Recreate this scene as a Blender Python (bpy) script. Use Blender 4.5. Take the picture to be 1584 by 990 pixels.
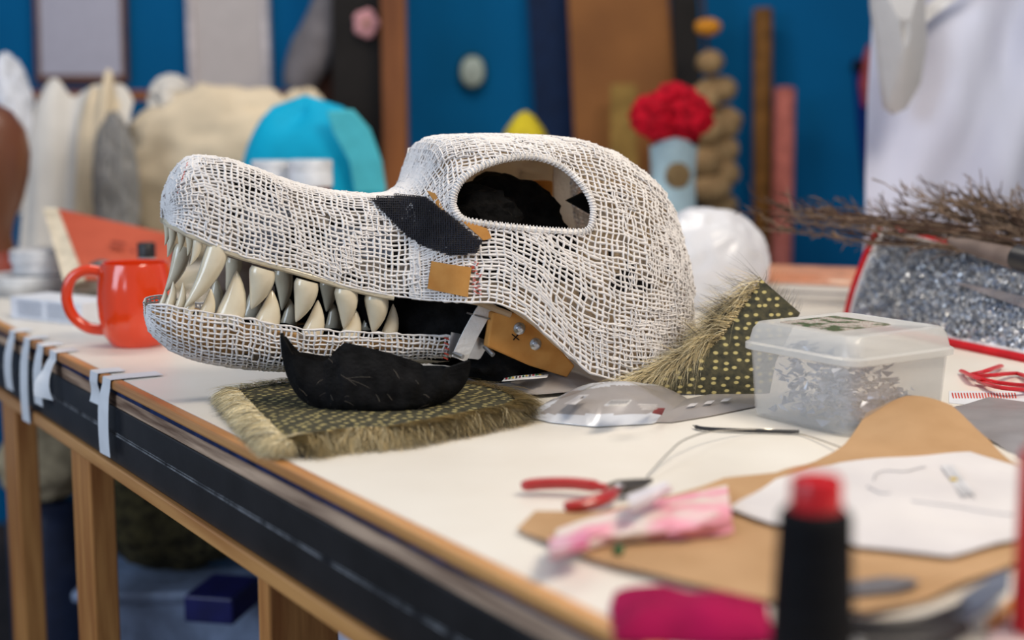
import bpy, bmesh, math, random
import numpy as np
from mathutils import Vector, Matrix, noise
for o in list(bpy.data.objects): bpy.data.objects.remove(o)
random.seed(7); np.random.seed(7)
scene = bpy.context.scene
COL = scene.collection
PI = math.pi
# ------------------------------------------------------------------ camera
TABLE = 0.90
FPX = 2200.0
PITCH = math.atan(307 / 2200)
CAM = Vector((0, 0, TABLE + 0.31))
cd = bpy.data.cameras.new('camera'); cam = bpy.data.objects.new('camera', cd); COL.objects.link(cam)
cam.location = CAM; cam.rotation_euler = (PI / 2 - PITCH, 0, 0)
cd.sensor_width = 36; cd.lens = FPX / 1584 * 36; cd.clip_start = .05; cd.clip_end = 50
cd.dof.use_dof = True; cd.dof.focus_distance = 1.58; cd.dof.aperture_fstop = 2.2
scene.camera = cam
# ------------------------------------------------------------------ light and exposure
scene.view_settings.view_transform = 'Standard'; scene.view_settings.look = 'None'
scene.view_settings.gamma = 1; scene.view_settings.exposure = 0.0
scene.view_settings.use_curve_mapping = False
wd = bpy.data.worlds.new('world'); scene.world = wd; wd.use_nodes = True
wd.node_tree.nodes['Background'].inputs[0].default_value = (.72, .82, 1, 1)
wd.node_tree.nodes['Background'].inputs[1].default_value = .32
def area(name, loc, target, size, power, color, sy=None):
    l = bpy.data.lights.new(name, 'AREA'); l.energy = power; l.color = color; l.size = size
    if sy: l.shape = 'RECTANGLE'; l.size_y = sy
    o = bpy.data.objects.new(name, l); COL.objects.link(o); o.location = loc
    o.rotation_euler = (Vector(target) - Vector(loc)).to_track_quat('-Z', 'Y').to_euler()
    return o
area('ceiling_lamp_key', (.95, .75, 2.6), (.1, 1.5, .9), 1.0, 34, (1, .87, .70), .5)
area('ceiling_lamp_far', (-.3, 2.7, 2.75), (-.3, 3.0, .9), 1.2, 20, (1, .92, .82), .5)
area('window_daylight', (-2.3, -.1, 1.9), (-.1, 1.7, .95), 1.4, 38, (.70, .83, 1), 1.4)
# ------------------------------------------------------------------ pixel -> place (photograph measured in 1584 x 990)
cf = Vector((0, math.cos(PITCH), -math.sin(PITCH))); cu = Vector((0, math.sin(PITCH), math.cos(PITCH)))
def ray(px, py): return cf * FPX + Vector((1, 0, 0)) * (px - 792) + cu * (495 - py)
def T(px, py, z=0):                       # point at height z above the bench top
    r = ray(px, py); return CAM + r * ((TABLE + z - CAM.z) / r.z)
def at(px, py, Y):                        # point at distance Y
    r = ray(px, py); return CAM + r * (Y / r.y)
def proj(P):
    P = np.asarray(P, float) - np.array(CAM)
    d = P @ np.array(cf); return 792 + FPX * P[..., 0] / d, 495 - FPX * (P @ np.array(cu)) / d
# ------------------------------------------------------------------ materials
MATS = {}
def mat(name, col, rough=.6, metal=0, var=.12, scale=30, bump=0, bscale=None, coat=0, trans=0, alpha=1, sheen=0, col2=None, stretch=None, rot=None, lo=.35, hi=.65):
    if name in MATS: return MATS[name]
    m = bpy.data.materials.new(name); m.use_nodes = True; nt = m.node_tree; n = nt.nodes; b = n['Principled BSDF']
    lk = nt.links.new
    tc = n.new('ShaderNodeTexCoord'); mp = n.new('ShaderNodeMapping'); lk(tc.outputs['Object'], mp.inputs[0])
    if stretch: mp.inputs['Scale'].default_value = stretch
    if rot is not None: mp.vector_type = 'TEXTURE'; mp.inputs['Rotation'].default_value = (0, 0, rot)
    nz = n.new('ShaderNodeTexNoise'); nz.inputs['Scale'].default_value = scale; nz.inputs['Detail'].default_value = 5
    lk(mp.outputs[0], nz.inputs['Vector'])
    rp = n.new('ShaderNodeValToRGB'); lk(nz.outputs[0], rp.inputs[0])
    c = np.array(col[:3]); c2 = np.array(col2) if col2 else c * (1 - var * 2)
    c1 = c if col2 else np.clip(c * (1 + var), 0, 1)
    rp.color_ramp.elements[0].position = lo; rp.color_ramp.elements[1].position = hi
    rp.color_ramp.elements[0].color = (*c2, 1); rp.color_ramp.elements[1].color = (*c1, 1)
    lk(rp.outputs[0], b.inputs['Base Color'])
    b.inputs['Roughness'].default_value = rough; b.inputs['Metallic'].default_value = metal
    b.inputs['Specular IOR Level'].default_value = .15 if rough >= .5 and not metal else .5
    b.inputs['Coat Weight'].default_value = coat; b.inputs['Coat Roughness'].default_value = .12
    b.inputs['Transmission Weight'].default_value = trans; b.inputs['Alpha'].default_value = alpha
    b.inputs['Sheen Weight'].default_value = sheen
    if bump:
        nb = n.new('ShaderNodeTexNoise'); nb.inputs['Scale'].default_value = bscale or scale * 3; nb.inputs['Detail'].default_value = 4
        lk(mp.outputs[0], nb.inputs['Vector'])
        bp = n.new('ShaderNodeBump'); bp.inputs['Strength'].default_value = bump; bp.inputs['Distance'].default_value = .004
        lk(nb.outputs[0], bp.inputs['Height']); lk(bp.outputs[0], b.inputs['Normal'])
    MATS[name] = m; return m
def s2l(*rgb): return tuple(((c / 255) / 12.92 if c <= 10 else ((c / 255 + .055) / 1.055) ** 2.4) for c in rgb)
def M(name, rgb, **k):
    if 'rgb2' in k: k['col2'] = s2l(*k.pop('rgb2'))
    return mat(name, s2l(*rgb), **k)
# ------------------------------------------------------------------ mesh helpers
WLOC = {}
class MB:
    def __init__(s): s.v = []; s.f = []; s.mi = []
    def add(s, vs, fs, m=0):
        o = len(s.v); s.v += [tuple(p) for p in vs]; s.f += [tuple(i + o for i in f) for f in fs]; s.mi += [m] * len(fs); return s
    def box(s, c, size, rz=0, m=0, taper=1):
        c = Vector(c); R = Matrix.Rotation(rz, 3, 'Z'); vs = []
        for z in (-.5, .5):
            k = taper if z < 0 else 1
            for x, y in ((-.5, -.5), (.5, -.5), (.5, .5), (-.5, .5)): vs.append(c + R @ Vector((x * size[0] * k, y * size[1] * k, z * size[2])))
        return s.add(vs, [(3, 2, 1, 0), (4, 5, 6, 7), (0, 1, 5, 4), (1, 2, 6, 5), (2, 3, 7, 6), (3, 0, 4, 7)], m)
    def hexa(s, p, m=0):                  # 8 points: bottom ring, top ring
        return s.add(p, [(3, 2, 1, 0), (4, 5, 6, 7), (0, 1, 5, 4), (1, 2, 6, 5), (2, 3, 7, 6), (3, 0, 4, 7)], m)
    def tube(s, path, rad, n=8, closed=False, m=0, flat=1, up=None):
        path = [Vector(p) for p in path]; k = len(path)
        if not hasattr(rad, '__len__'): rad = [rad] * k
        vs = []; ref = Vector(up) if up else Vector((.13, .21, .97))
        for i, p in enumerate(path):
            a = path[(i - 1) % k] if (closed or i > 0) else p; b = path[(i + 1) % k] if (closed or i < k - 1) else p
            t = (b - a); t = t.normalized() if t.length > 1e-9 else Vector((0, 0, 1))
            x = ref.cross(t)
            if x.length < .05: x = Vector((1, 0, 0)).cross(t)
            x.normalize(); y = t.cross(x)
            for j in range(n):
                q = 2 * PI * j / n; vs.append(p + x * math.cos(q) * rad[i] + y * math.sin(q) * rad[i] * flat)
        fs = [(i * n + j, i * n + (j + 1) % n, ((i + 1) % k) * n + (j + 1) % n, ((i + 1) % k) * n + j) for i in range(k if closed else k - 1) for j in range(n)]
        if not closed: fs += [tuple(range(n - 1, -1, -1)), tuple((k - 1) * n + j for j in range(n))]
        return s.add(vs, fs, m)
    def lathe(s, c, prof, n=32, rfun=None, m=0, axis=None):  # prof: (r,z)
        c = Vector(c); vs = []; Rm = Vector((0, 0, 1)).rotation_difference(Vector(axis)).to_matrix() if axis is not None else Matrix.Identity(3)
        for r, z in prof:
            for j in range(n):
                q = 2 * PI * j / n; rr = r * (rfun(q, z) if rfun else 1); vs.append(c + Rm @ Vector((rr * math.cos(q), rr * math.sin(q), z)))
        k = len(prof)
        fs = [(i * n + j, i * n + (j + 1) % n, (i + 1) * n + (j + 1) % n, (i + 1) * n + j) for i in range(k - 1) for j in range(n)]
        fs += [tuple(range(n - 1, -1, -1)), tuple((k - 1) * n + j for j in range(n))]
        return s.add(vs, fs, m)
    def prism(s, poly, d, m=0):           # planar polygon extruded by vector d
        n = len(poly); d = Vector(d); p = [Vector(q) for q in poly]; vs = p + [q + d for q in p]
        return s.add(vs, [tuple(range(n - 1, -1, -1)), tuple(range(n, 2 * n))] + [(i, (i + 1) % n, n + (i + 1) % n, n + i) for i in range(n)], m)
    def grid(s, fn, nu, nv, m=0, thick=0, tdir=None):
        g = [[Vector(fn(i / nu, j / nv)) for j in range(nv + 1)] for i in range(nu + 1)]
        w = nv + 1; vs = [p for r in g for p in r]
        fs = [(i * w + j, (i + 1) * w + j, (i + 1) * w + j + 1, i * w + j + 1) for i in range(nu) for j in range(nv)]
        if thick:
            N = len(vs); nrm = [Vector((0, 0, 0)) for _ in vs]
            for f in fs:
                q = (vs[f[2]] - vs[f[0]]).cross(vs[f[3]] - vs[f[1]])
                for i in f: nrm[i] += q
            vs = vs + [v - (x.normalized() if x.length > 1e-12 else Vector((0, 0, 1))) * thick for v, x in zip(vs, nrm)]
            b = [j for j in range(w)] + [i * w + nv for i in range(1, nu + 1)] + [nu * w + j for j in range(nv - 1, -1, -1)] + [i * w for i in range(nu - 1, 0, -1)]
            fs2 = [tuple(i + N for i in reversed(f)) for f in fs]
            fs = fs + fs2 + [(b[i], b[(i + 1) % len(b)], b[(i + 1) % len(b)] + N, b[i] + N) for i in range(len(b))]
        return s.add(vs, fs, m)
    def sheet(s, poly, zf, thick=.0006, rings=10, seg=6, m=0):   # star-shaped outline (x,y), z = zf(x,y,r)
        P = [Vector((p[0], p[1])) for p in poly]; c = sum(P, Vector((0, 0))) / len(P); B = []
        for i in range(len(P)):
            for k in range(seg): B.append(P[i].lerp(P[(i + 1) % len(P)], k / seg))
        n = len(B); top = [Vector((c.x, c.y, zf(c.x, c.y, 0)))]
        for r in range(1, rings + 1):
            for b in B:
                q = c.lerp(b, r / rings); top.append(Vector((q.x, q.y, zf(q.x, q.y, r / rings))))
        fs = [(0, 1 + j, 1 + (j + 1) % n) for j in range(n)]
        for r in range(rings - 1):
            a = 1 + r * n; fs += [(a + j, a + n + j, a + n + (j + 1) % n, a + (j + 1) % n) for j in range(n)]
        N = len(top); vs = top + [p - Vector((0, 0, thick)) for p in top]; a = 1 + (rings - 1) * n
        fs = fs + [tuple(i + N for i in reversed(f)) for f in fs] + [(a + j, a + N + j, a + N + (j + 1) % n, a + (j + 1) % n) for j in range(n)]
        return s.add(vs, fs, m)
    def blob(s, c, size, amp=.2, freq=2., seed=0, sub=4, m=0, rz=0, ridged=False, flatten=None):
        bm = bmesh.new(); bmesh.ops.create_icosphere(bm, subdivisions=sub, radius=1); c = Vector(c); R = Matrix.Rotation(rz, 3, 'Z'); vs = []
        for v in bm.verts:
            d = v.co.normalized(); q = d * freq + Vector((seed * 7.3, seed * 3.1, seed * 1.7))
            k = noise.fractal(q, 1, 2, 3)
            if ridged: k = 1 - 2 * abs(k)
            p = d * (1 + amp * k); p = Vector((p.x * size[0], p.y * size[1], p.z * size[2]))
            if flatten is not None: p.z = max(p.z, flatten)
            vs.append(c + R @ p)
        fs = [tuple(v.index for v in f.verts) for f in bm.faces]; bm.free()
        return s.add(vs, fs, m)
    def build(s, name, mats, parent=None, smooth=True, bevel=0, label=None, origin=None):
        if not isinstance(mats, (list, tuple)): mats = [mats]
        A = np.array(s.v)
        o0 = Vector(origin) if origin else Vector(((A[:, 0].min() + A[:, 0].max()) / 2, (A[:, 1].min() + A[:, 1].max()) / 2, A[:, 2].min()))
        me = bpy.data.meshes.new(name); me.from_pydata([tuple(p) for p in (A - np.array(o0))], [], s.f)
        for q in mats: me.materials.append(q)
        me.polygons.foreach_set('material_index', s.mi); me.validate(); me.update()
        return link(name, me, o0, parent, smooth, bevel, label)
def link(name, me, o0, parent=None, smooth=True, bevel=0, label=None):
    if smooth:
        me.polygons.foreach_set('use_smooth', [True] * len(me.polygons))
        try: me.set_sharp_from_angle(angle=math.radians(42))
        except Exception: pass
    o = bpy.data.objects.new(name, me); COL.objects.link(o); o.location = o0; WLOC[o] = Vector(o0)
    if parent: o.parent = parent; o.matrix_parent_inverse = Matrix.Translation(-WLOC[parent])
    if bevel:
        b = o.modifiers.new('bevel', 'BEVEL'); b.width = bevel; b.segments = 2; b.limit_method = 'ANGLE'
    if label: o['label'] = label
    return o
def reparent(o, p): o.parent = p; o.matrix_parent_inverse = Matrix.Translation(-WLOC[p])
def np_mesh(name, V, Fq, mats, parent, mi=None, smooth=False):
    used = np.unique(Fq); re = np.zeros(len(V), int); re[used] = np.arange(len(used)); V = V[used]; Fq = re[Fq]; k = Fq.shape[1]
    o0 = np.array([(V[:, 0].min() + V[:, 0].max()) / 2, (V[:, 1].min() + V[:, 1].max()) / 2, V[:, 2].min()])
    me = bpy.data.meshes.new(name); me.vertices.add(len(V)); me.vertices.foreach_set('co', (V - o0).ravel())
    me.loops.add(Fq.size); me.loops.foreach_set('vertex_index', Fq.ravel().astype(np.int32))
    me.polygons.add(len(Fq)); me.polygons.foreach_set('loop_start', np.arange(0, Fq.size, k, dtype=np.int32))
    for q in (mats if isinstance(mats, (list, tuple)) else [mats]): me.materials.append(q)
    if mi is not None: me.polygons.foreach_set('material_index', mi.astype(np.int32))
    me.update(calc_edges=True); me.validate()
    if smooth: me.polygons.foreach_set('use_smooth', [True] * len(me.polygons))
    o = link(name, me, Vector(o0), parent, False); return o
def tag(o, label, cat, group=None, kind=None):
    if label: o['label'] = label
    if cat: o['category'] = cat
    if group: o['group'] = group
    if kind: o['kind'] = kind
    return o
def thing(name, label, cat, loc, group=None):
    o = bpy.data.objects.new(name, None); COL.objects.link(o); o.location = loc; o.empty_display_size = .05; WLOC[o] = Vector(loc)
    return tag(o, label, cat, group)
def bez(p, n=16):                         # smooth path through points
    p = [Vector(q) for q in p]; out = []
    for i in range(len(p) - 1):
        a, b, c, d = p[max(i - 1, 0)], p[i], p[i + 1], p[min(i + 2, len(p) - 1)]
        for k in range(n):
            t = k / n; out.append(.5 * ((2 * b) + (c - a) * t + (2 * a - 5 * b + 4 * c - d) * t * t + (3 * b - a - 3 * c + d) * t ** 3))
    return out + [p[-1]]
def inpoly(x, y, poly):
    x = np.asarray(x); y = np.asarray(y); r = np.zeros(x.shape, bool); n = len(poly)
    for i in range(n):
        x1, y1 = poly[i]; x2, y2 = poly[(i + 1) % n]
        c = ((y1 > y) != (y2 > y)) & (x < (x2 - x1) * (y - y1) / ((y2 - y1) or 1e-9) + x1); r ^= c
    return r
Z = Vector((0, 0, 1))
def nz(x, y, f=10, s=0): return noise.noise(Vector((x * f, y * f, s * 3.7)))
# ------------------------------------------------------------------ the room
wallblue = M('blue_wall_paint', (0, 94, 146), rough=.85, var=.06, scale=3, bump=.05, bscale=60)
o = MB().box((0, 4.25, 1.4), (7, .1, 2.8)).build('wall_back', wallblue, smooth=False); o['kind'] = 'structure'
o = MB().box((0, 1.6, -.05), (7, 5.4, .1)).build('floor', M('dark_floor', (70, 62, 58), rough=.7, scale=4), smooth=False); o['kind'] = 'structure'
# ------------------------------------------------------------------ work bench
E0 = Vector((.057, .870, TABLE)); ED = Vector((-math.sin(math.radians(32.6)), math.cos(math.radians(32.6)), 0)); EN = Vector((ED.y, -ED.x, 0))
def ed(s, n, z): return E0 + ED * s + EN * n + Z * z     # along the edge, inwards, up
S0, S1 = -.75, 2.9
wood = M('pine_wood', (210, 148, 84), rough=.45, rgb2=(164, 102, 50), scale=9, stretch=(6, 6, .5), bump=.15, bscale=40, coat=.15)
woodh = M('pine_lipping', (216, 158, 94), rough=.4, rgb2=(170, 110, 56), scale=30, stretch=(12, 1, 1), rot=math.radians(122.6), bump=.12, bscale=60, coat=.2)
bench = thing('work_bench', 'long white topped work bench with wooden edge and black apron', 'table', ed(1, .6, -TABLE))
def strip(name, m, n0, n1, z0, z1, bevel=.0015, s0=S0, s1=S1):
    return MB().hexa([ed(s0, n0, z0), ed(s1, n0, z0), ed(s1, n1, z0), ed(s0, n1, z0), ed(s0, n0, z1), ed(s1, n0, z1), ed(s1, n1, z1), ed(s0, n1, z1)]).build(name, m, bench, False, bevel)
whitetop = M('white_laminate', (236, 231, 222), rough=.38, var=.02, rgb2=(226, 219, 208), scale=5)
strip('tabletop', whitetop, 0, 1.5, -.018, 0)
strip('edge_lipping', woodh, -.014, 0, -.011, .0008, .003)
strip('navy_underlayer', M('navy_paint', (30, 44, 84), rough=.6, scale=40, var=.3), -.008, 0, -.018, -.011, 0)
strip('worn_plywood_edge', M('worn_plywood', (206, 176, 150), rough=.8, rgb2=(104, 80, 66), scale=70, stretch=(14, 1, .7), rot=math.radians(122.6), bump=.4), -.009, 0, -.033, -.018, .001)
blk = M('black_apron_paint', (26, 25, 27), rough=.42, var=.25, scale=14, bump=.08)
strip('apron', blk, -.010, .014, -.104, -.033, .002)
strip('scuffed_groove', M('scuffed_groove_grey', (140, 142, 146), rough=.7, rgb2=(40, 40, 44), scale=30), -.0108, -.009, -.0685, -.0668, 0)
strip('scuffed_groove', MATS['scuffed_groove_grey'], -.0108, -.009, -.0650, -.0642, 0)
strip('lower_rail', woodh, -.016, .03, -.121, -.104, .002)
def leg(px, wfront, wside, n0=-.002):
    y = 496 + .4885 * px; p = T(px, y); s = (p - E0).dot(ED)
    MB().hexa([ed(s, n0, -TABLE), ed(s + wfront, n0, -TABLE), ed(s + wfront, n0 + wside, -TABLE), ed(s, n0 + wside, -TABLE),
               ed(s, n0, -.121), ed(s + wfront, n0, -.121), ed(s + wfront, n0 + wside, -.121), ed(s, n0 + wside, -.121)]).build('leg', wood, bench, False, .003)
leg(410, .027, .075); leg(131, .085, .034); leg(16, .085, .034)
for s in (-.6, 2.7):
    for n0 in (1.4,): MB().hexa([ed(s, n0, -TABLE), ed(s + .07, n0, -TABLE), ed(s + .07, n0 + .07, -TABLE), ed(s, n0 + .07, -TABLE), ed(s, n0, -.018), ed(s + .07, n0, -.018), ed(s + .07, n0 + .07, -.018), ed(s, n0 + .07, -.018)]).build('leg', wood, bench, False, .003)
# masking tape strips stuck over the edge: (pixel on edge, hanging length, reach on top, curl)
tapem = M('white_masking_tape', (226, 228, 232), rough=.5, var=.03)
def tape(px, hang, reach, curl, lab, w=.031, twist=0, sl=0):
    p = T(px, 496 + .4885 * px); s = (p - E0).dot(ED); m = MB()
    path = [(reach, .0016), (.0, .0018), (-.0155, .0015), (-.0165, -.008)]
    k = 8
    for i in range(1, k + 1):
        q = i / k; path.append((-.0165 - .001 - curl * math.sin(q * 2.4) , -.008 - hang * q))
    def fn(a, b):
        i = a * (len(path) - 1); j = min(int(i), len(path) - 2); t = i - j
        n = path[j][0] * (1 - t) + path[j + 1][0] * t; z = path[j][1] * (1 - t) + path[j + 1][1] * t
        ph = max(0, min(1, (-z - .006) / .03)) * (.10 + .55 * twist * max(0, a - .5)); c = (b - .5) * w
        return ed(s + sl * max(0, -z) + c * math.cos(ph), n - (b if twist >= 0 else 1 - b) * w * abs(math.sin(ph)), z + c * .15 * math.sin(ph * 2))
    m.grid(fn, (len(path) - 1) * 3, 3, thick=.0004)
    tag(m.build('tape_strip', tapem), lab, 'tape', 'tape strips on the bench edge')
tape(34, .078, .012, .006, 'white tape strip on bench edge, first from the left')
tape(57, .112, .014, .004, 'long white tape strip on bench edge, second from the left')
tape(78, .075, .014, .003, 'white tape strip on bench edge, third from the left')
tape(98, .05, .016, .012, 'short twisted white tape strip with folded end on bench edge', twist=2.0, sl=-.3)
tape(163, .030, .02, -.004, 'short white tape strip left of the long one on bench edge')
tape(183, .085, .05, .003, 'long white tape strip nearest the fur scrap on bench edge', w=.031)
# ------------------------------------------------------------------ costume head
ANG = math.radians(20); HO = np.array([-.375, 1.56, TABLE]); HU = np.array([math.cos(ANG), math.sin(ANG), 0]); HV = np.array([-math.sin(ANG), math.cos(ANG), 0])
def hw3(u, v, w): return HO + np.multiply.outer(u, HU) + np.multiply.outer(v, HV) + np.multiply.outer(w, [0, 0, 1.])
def H(u, v, w): return Vector(HO + u * HU + v * HV + np.array([0, 0, w]))
def uvw(px, py, v):                       # point of the head's lengthwise plane v seen at a pixel
    r = np.array(ray(px, py)); c = np.array(CAM); t = (v - (c - HO) @ HV) / (r @ HV); p = c + r * t - HO
    return float(p @ HU), v, float(p[2])
def HP(px, py, v): return H(*uvw(px, py, v))
def pchip(x, y, q):
    x = np.array(x, float); y = np.array(y, float); h = np.diff(x); d = np.diff(y) / h; m = np.zeros(len(x)); m[0] = d[0]; m[-1] = d[-1]
    for i in range(1, len(x) - 1): m[i] = 0 if d[i - 1] * d[i] <= 0 else (h[i - 1] + h[i]) * 3 / ((2 * h[i] + h[i - 1]) / d[i - 1] + (h[i] + 2 * h[i - 1]) / d[i])
    k = np.clip(np.searchsorted(x, q) - 1, 0, len(h) - 1); t = (q - x[k]) / h[k]
    return (2 * t**3 - 3 * t**2 + 1) * y[k] + (t**3 - 2 * t**2 + t) * h[k] * m[k] + (-2 * t**3 + 3 * t**2) * y[k + 1] + (t**3 - t**2) * h[k] * m[k + 1]
UP = np.array([(-.006,.214,.204,.010,.8),(-.004,.229,.202,.032,.75),(.004,.250,.198,.047,.7),(.014,.265,.192,.054,.68),(.028,.272,.186,.058,.66),(.056,.270,.172,.061,.66),
 (.098,.257,.158,.061,.68),(.142,.241,.144,.060,.7),(.186,.231,.129,.062,.72),(.225,.227,.119,.066,.72),(.25,.229,.115,.073,.7),(.27,.241,.113,.086,.66),(.284,.265,.113,.1,.6),(.298,.288,.113,.112,.56),
 (.335,.294,.110,.123,.56),(.373,.294,.089,.129,.58),(.41,.293,.056,.132,.6),(.455,.290,.024,.132,.64),(.506,.278,.012,.129,.68),(.558,.247,.008,.115,.7),(.593,.203,.012,.09,.75),(.609,.162,.030,.062,.8),(.615,.120,.065,.03,.9),(.616,.1,.088,.008,1)])
LO = np.array([(-.030,.110,.100,.010,.8),(-.027,.114,.084,.028,.75),(-.014,.115,.068,.043,.72),(.005,.112,.055,.051,.7),(.03,.106,.045,.055,.7),(.078,.097,.035,.058,.7),(.122,.088,.031,.060,.7),(.18,.079,.030,.062,.7),(.24,.074,.031,.066,.7),(.305,.068,.033,.07,.7)])
def arc(tab):
    d = np.sqrt(np.diff(tab[:, 0])**2 + np.diff(tab[:, 1])**2 + .5 * np.diff(tab[:, 3])**2); return np.concatenate([[0], np.cumsum(d)])
UA, LA = arc(UP), arc(LO)
def surf(tab, A, ts, ss, lower=False, inset=0):
    """points (nt, ns, 3) in u,v,w; ss goes from the near edge round to the far edge"""
    c = [pchip(A, tab[:, k], np.asarray(ts)) for k in range(5)]; out = np.zeros((len(ts), ss.shape[-1], 3)); th = np.linspace(0, PI, 161)
    for i in range(len(ts)):
        u, wt, wb, h, e = (c[k][i] for k in range(5)); h = max(h - inset, .002)
        if lower: w0, w1 = wt - inset * 1.3, wb + inset
        else: w0, w1 = wb, wt - inset
        co = np.cos(th); v = -h * np.sign(co) * np.abs(co)**e; w = w0 + (w1 - w0) * np.sin(th)**e
        L = np.concatenate([[0], np.cumsum(np.hypot(np.diff(v), np.diff(w)))]); q = (ss[i] if ss.ndim == 2 else ss) * L[-1]
        out[i, :, 0] = u; out[i, :, 1] = np.interp(q, L, v); out[i, :, 2] = np.interp(q, L, w)
    return out
def normals(P):
    a = np.gradient(P, axis=0); b = np.gradient(P, axis=1); n = np.cross(a, b); n /= np.linalg.norm(n, axis=2, keepdims=True) + 1e-12
    c = P.reshape(-1, 3).mean(0); return n
def w3(P): return HO + P[..., 0:1] * HU + P[..., 1:2] * HV + P[..., 2:3] * np.array([0, 0, 1.])
EYE = [(700,318),(704,296),(720,273),(750,255),(790,244),(830,243),(868,256),(897,281),(914,310),(917,335),(907,357),(860,357),(800,352),(750,346),(714,338)]
EYEUW = [(uvw(x, y, -.115)[0], uvw(x, y, -.115)[2]) for x, y in EYE]
def grow(poly, k):
    c = np.mean(poly, axis=0); return [tuple(c + (np.array(p) - c) * (1 + k)) for p in poly]
def weave(W, N, valid, r, name, m, parent, wob=.0004, alt=True):
    """threads along both directions of a point grid: real round-ish strands, over and under"""
    Vs = []; Fs = []; off = 0; nu, nv = W.shape[:2]; I, J = np.indices((nu, nv))
    for ax in (0, 1):
        t = np.gradient(W, axis=ax); t /= np.linalg.norm(t, axis=2, keepdims=True) + 1e-12
        b = np.cross(N, t); rr = (r * (1 + .25 * np.random.randn(nu, nv)).clip(.55, 1.6))[..., None]
        c = W + N * (wob * np.where((I + J + ax) % 2, 1, -1))[..., None]
        ring = np.stack([c + b * rr, c + N * rr, c - b * rr, c - N * rr], 2)
        idx = off + np.arange(nu * nv * 4).reshape(nu, nv, 4); off += nu * nv * 4; Vs.append(ring.reshape(-1, 3))
        A, B = (idx[:-1], idx[1:]) if ax == 0 else (idx[:, :-1], idx[:, 1:])
        ok = (valid[:-1] & valid[1:]) if ax == 0 else (valid[:, :-1] & valid[:, 1:])
        ok = ok & (np.random.rand(*ok.shape) > .004)
        for k in range(4):
            q = np.stack([A[..., k], A[..., (k + 1) % 4], B[..., (k + 1) % 4], B[..., k]], -1)[ok]; Fs.append(q)
    o = np_mesh(name, np.concatenate(Vs), np.concatenate(Fs), m, parent, smooth=True); o['kind'] = 'stuff'; return o
def smooth_rand(nu, nv, k=4):
    a = np.random.randn(nu + 2 * k, nv + 2 * k); c = np.cumsum(np.cumsum(np.pad(a, ((1, 0), (1, 0))), 0), 1)
    return (c[2*k:, 2*k:] - c[:-2*k, 2*k:] - c[2*k:, :-2*k] + c[:-2*k, :-2*k])[:nu, :nv] / (2 * k)
def net(tab, A, t0, t1, nt, ns, s0, s1, r, name, m, parent, lower=False, out=.0, mask=None, jit=.085):
    ts = np.linspace(t0, t1, nt); dt = (t1 - t0) / (nt - 1); ds = (s1 - s0) / (ns - 1)
    ss = np.linspace(s0, s1, ns)[None, :] + ds * (jit * np.random.randn(nt, ns) + .28 * smooth_rand(nt, ns)); ss = ss.clip(0, 1)
    P = surf(tab, A, ts, ss, lower); Nn = normals(P)
    if lower: Nn = -Nn
    mid = P.mean(1, keepdims=True); sgn = np.sign(((P - mid) * Nn).sum(2).mean()); Nn = Nn * sgn
    P2 = P + Nn * out; P2[..., 0] += dt * (jit * np.random.randn(nt, ns) + .28 * smooth_rand(nt, ns)) * np.linspace(0, 1, nt).clip(0, .2)[:, None] * 5
    W = w3(P2); NW = Nn[..., 0:1] * HU + Nn[..., 1:2] * HV + Nn[..., 2:3] * np.array([0, 0, 1.])
    px, py = proj(W); near = P[..., 1] < -.02
    valid = np.ones((nt, ns), bool)
    if not lower: valid &= ~(inpoly(px, py, EYE) & near)
    if mask is not None: valid &= mask(P, px, py)
    return weave(W, NW, valid, r, name, m, parent)
head = thing('costume_head', 'large white net covered reptile costume head with open toothed jaws', 'costume head', H(.3, 0, 0))
netm = M('white_net_thread', (236, 232, 230), rough=.5, var=.03, scale=60)
tEnd = UA[-1]; tS = float(np.interp(.262, UP[:, 0], UA))
net(UP, UA, .004, tS, 50, 58, 0, 1, .00132, 'snout_net', netm, head)
net(UP, UA, tS - .012, tEnd - .006, 72, 118, 0, 1, .00138, 'skull_net', netm, head)
# second, shifted layer where the cloth was doubled: nose tip, brow and back of the skull
def dbl(P, px, py):
    q = np.array([[noise.noise(Vector(p * 22)) for p in r] for r in P]); return (q > -.12) & ((P[..., 0] < .035) | (P[..., 2] > .262) | (P[..., 0] > .49) | (P[..., 2] < .06) | (q > .3))
net(UP, UA, .003, tS, 47, 52, .01, .99, .0009, 'snout_net_layer', netm, head, out=.0013, mask=dbl, jit=.15)
net(UP, UA, tS, tEnd - .004, 69, 109, .01, .99, .0009, 'skull_net_layer', netm, head, out=.0014, mask=dbl, jit=.15)
# inner shell: solid cream foam; dark panels paint black lining and the hollow's shade
foam = M('cream_foam', (240, 222, 194), rough=.8, var=.06, scale=12); foamw = M('pale_foam', (226, 218, 208), rough=.8, var=.05)
darkin = M('lining_and_hollow_shade', (40, 36, 36), rough=.9, var=.3); greyin = M('grey_plastic_liner', (138, 146, 162), rough=.5, var=.15, scale=40)
def translucent(m, k):                    # thin foam lets some light through
    nt = m.node_tree; n = nt.nodes; b = n['Principled BSDF']; t = n.new('ShaderNodeBsdfTranslucent'); x = n.new('ShaderNodeMixShader'); x.inputs[0].default_value = k
    nt.links.new(b.inputs['Base Color'].links[0].from_socket, t.inputs['Color']); nt.links.new(b.outputs[0], x.inputs[1]); nt.links.new(t.outputs[0], x.inputs[2]); nt.links.new(x.outputs[0], n['Material Output'].inputs['Surface'])
translucent(foam, .6); translucent(foamw, .6)
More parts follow.
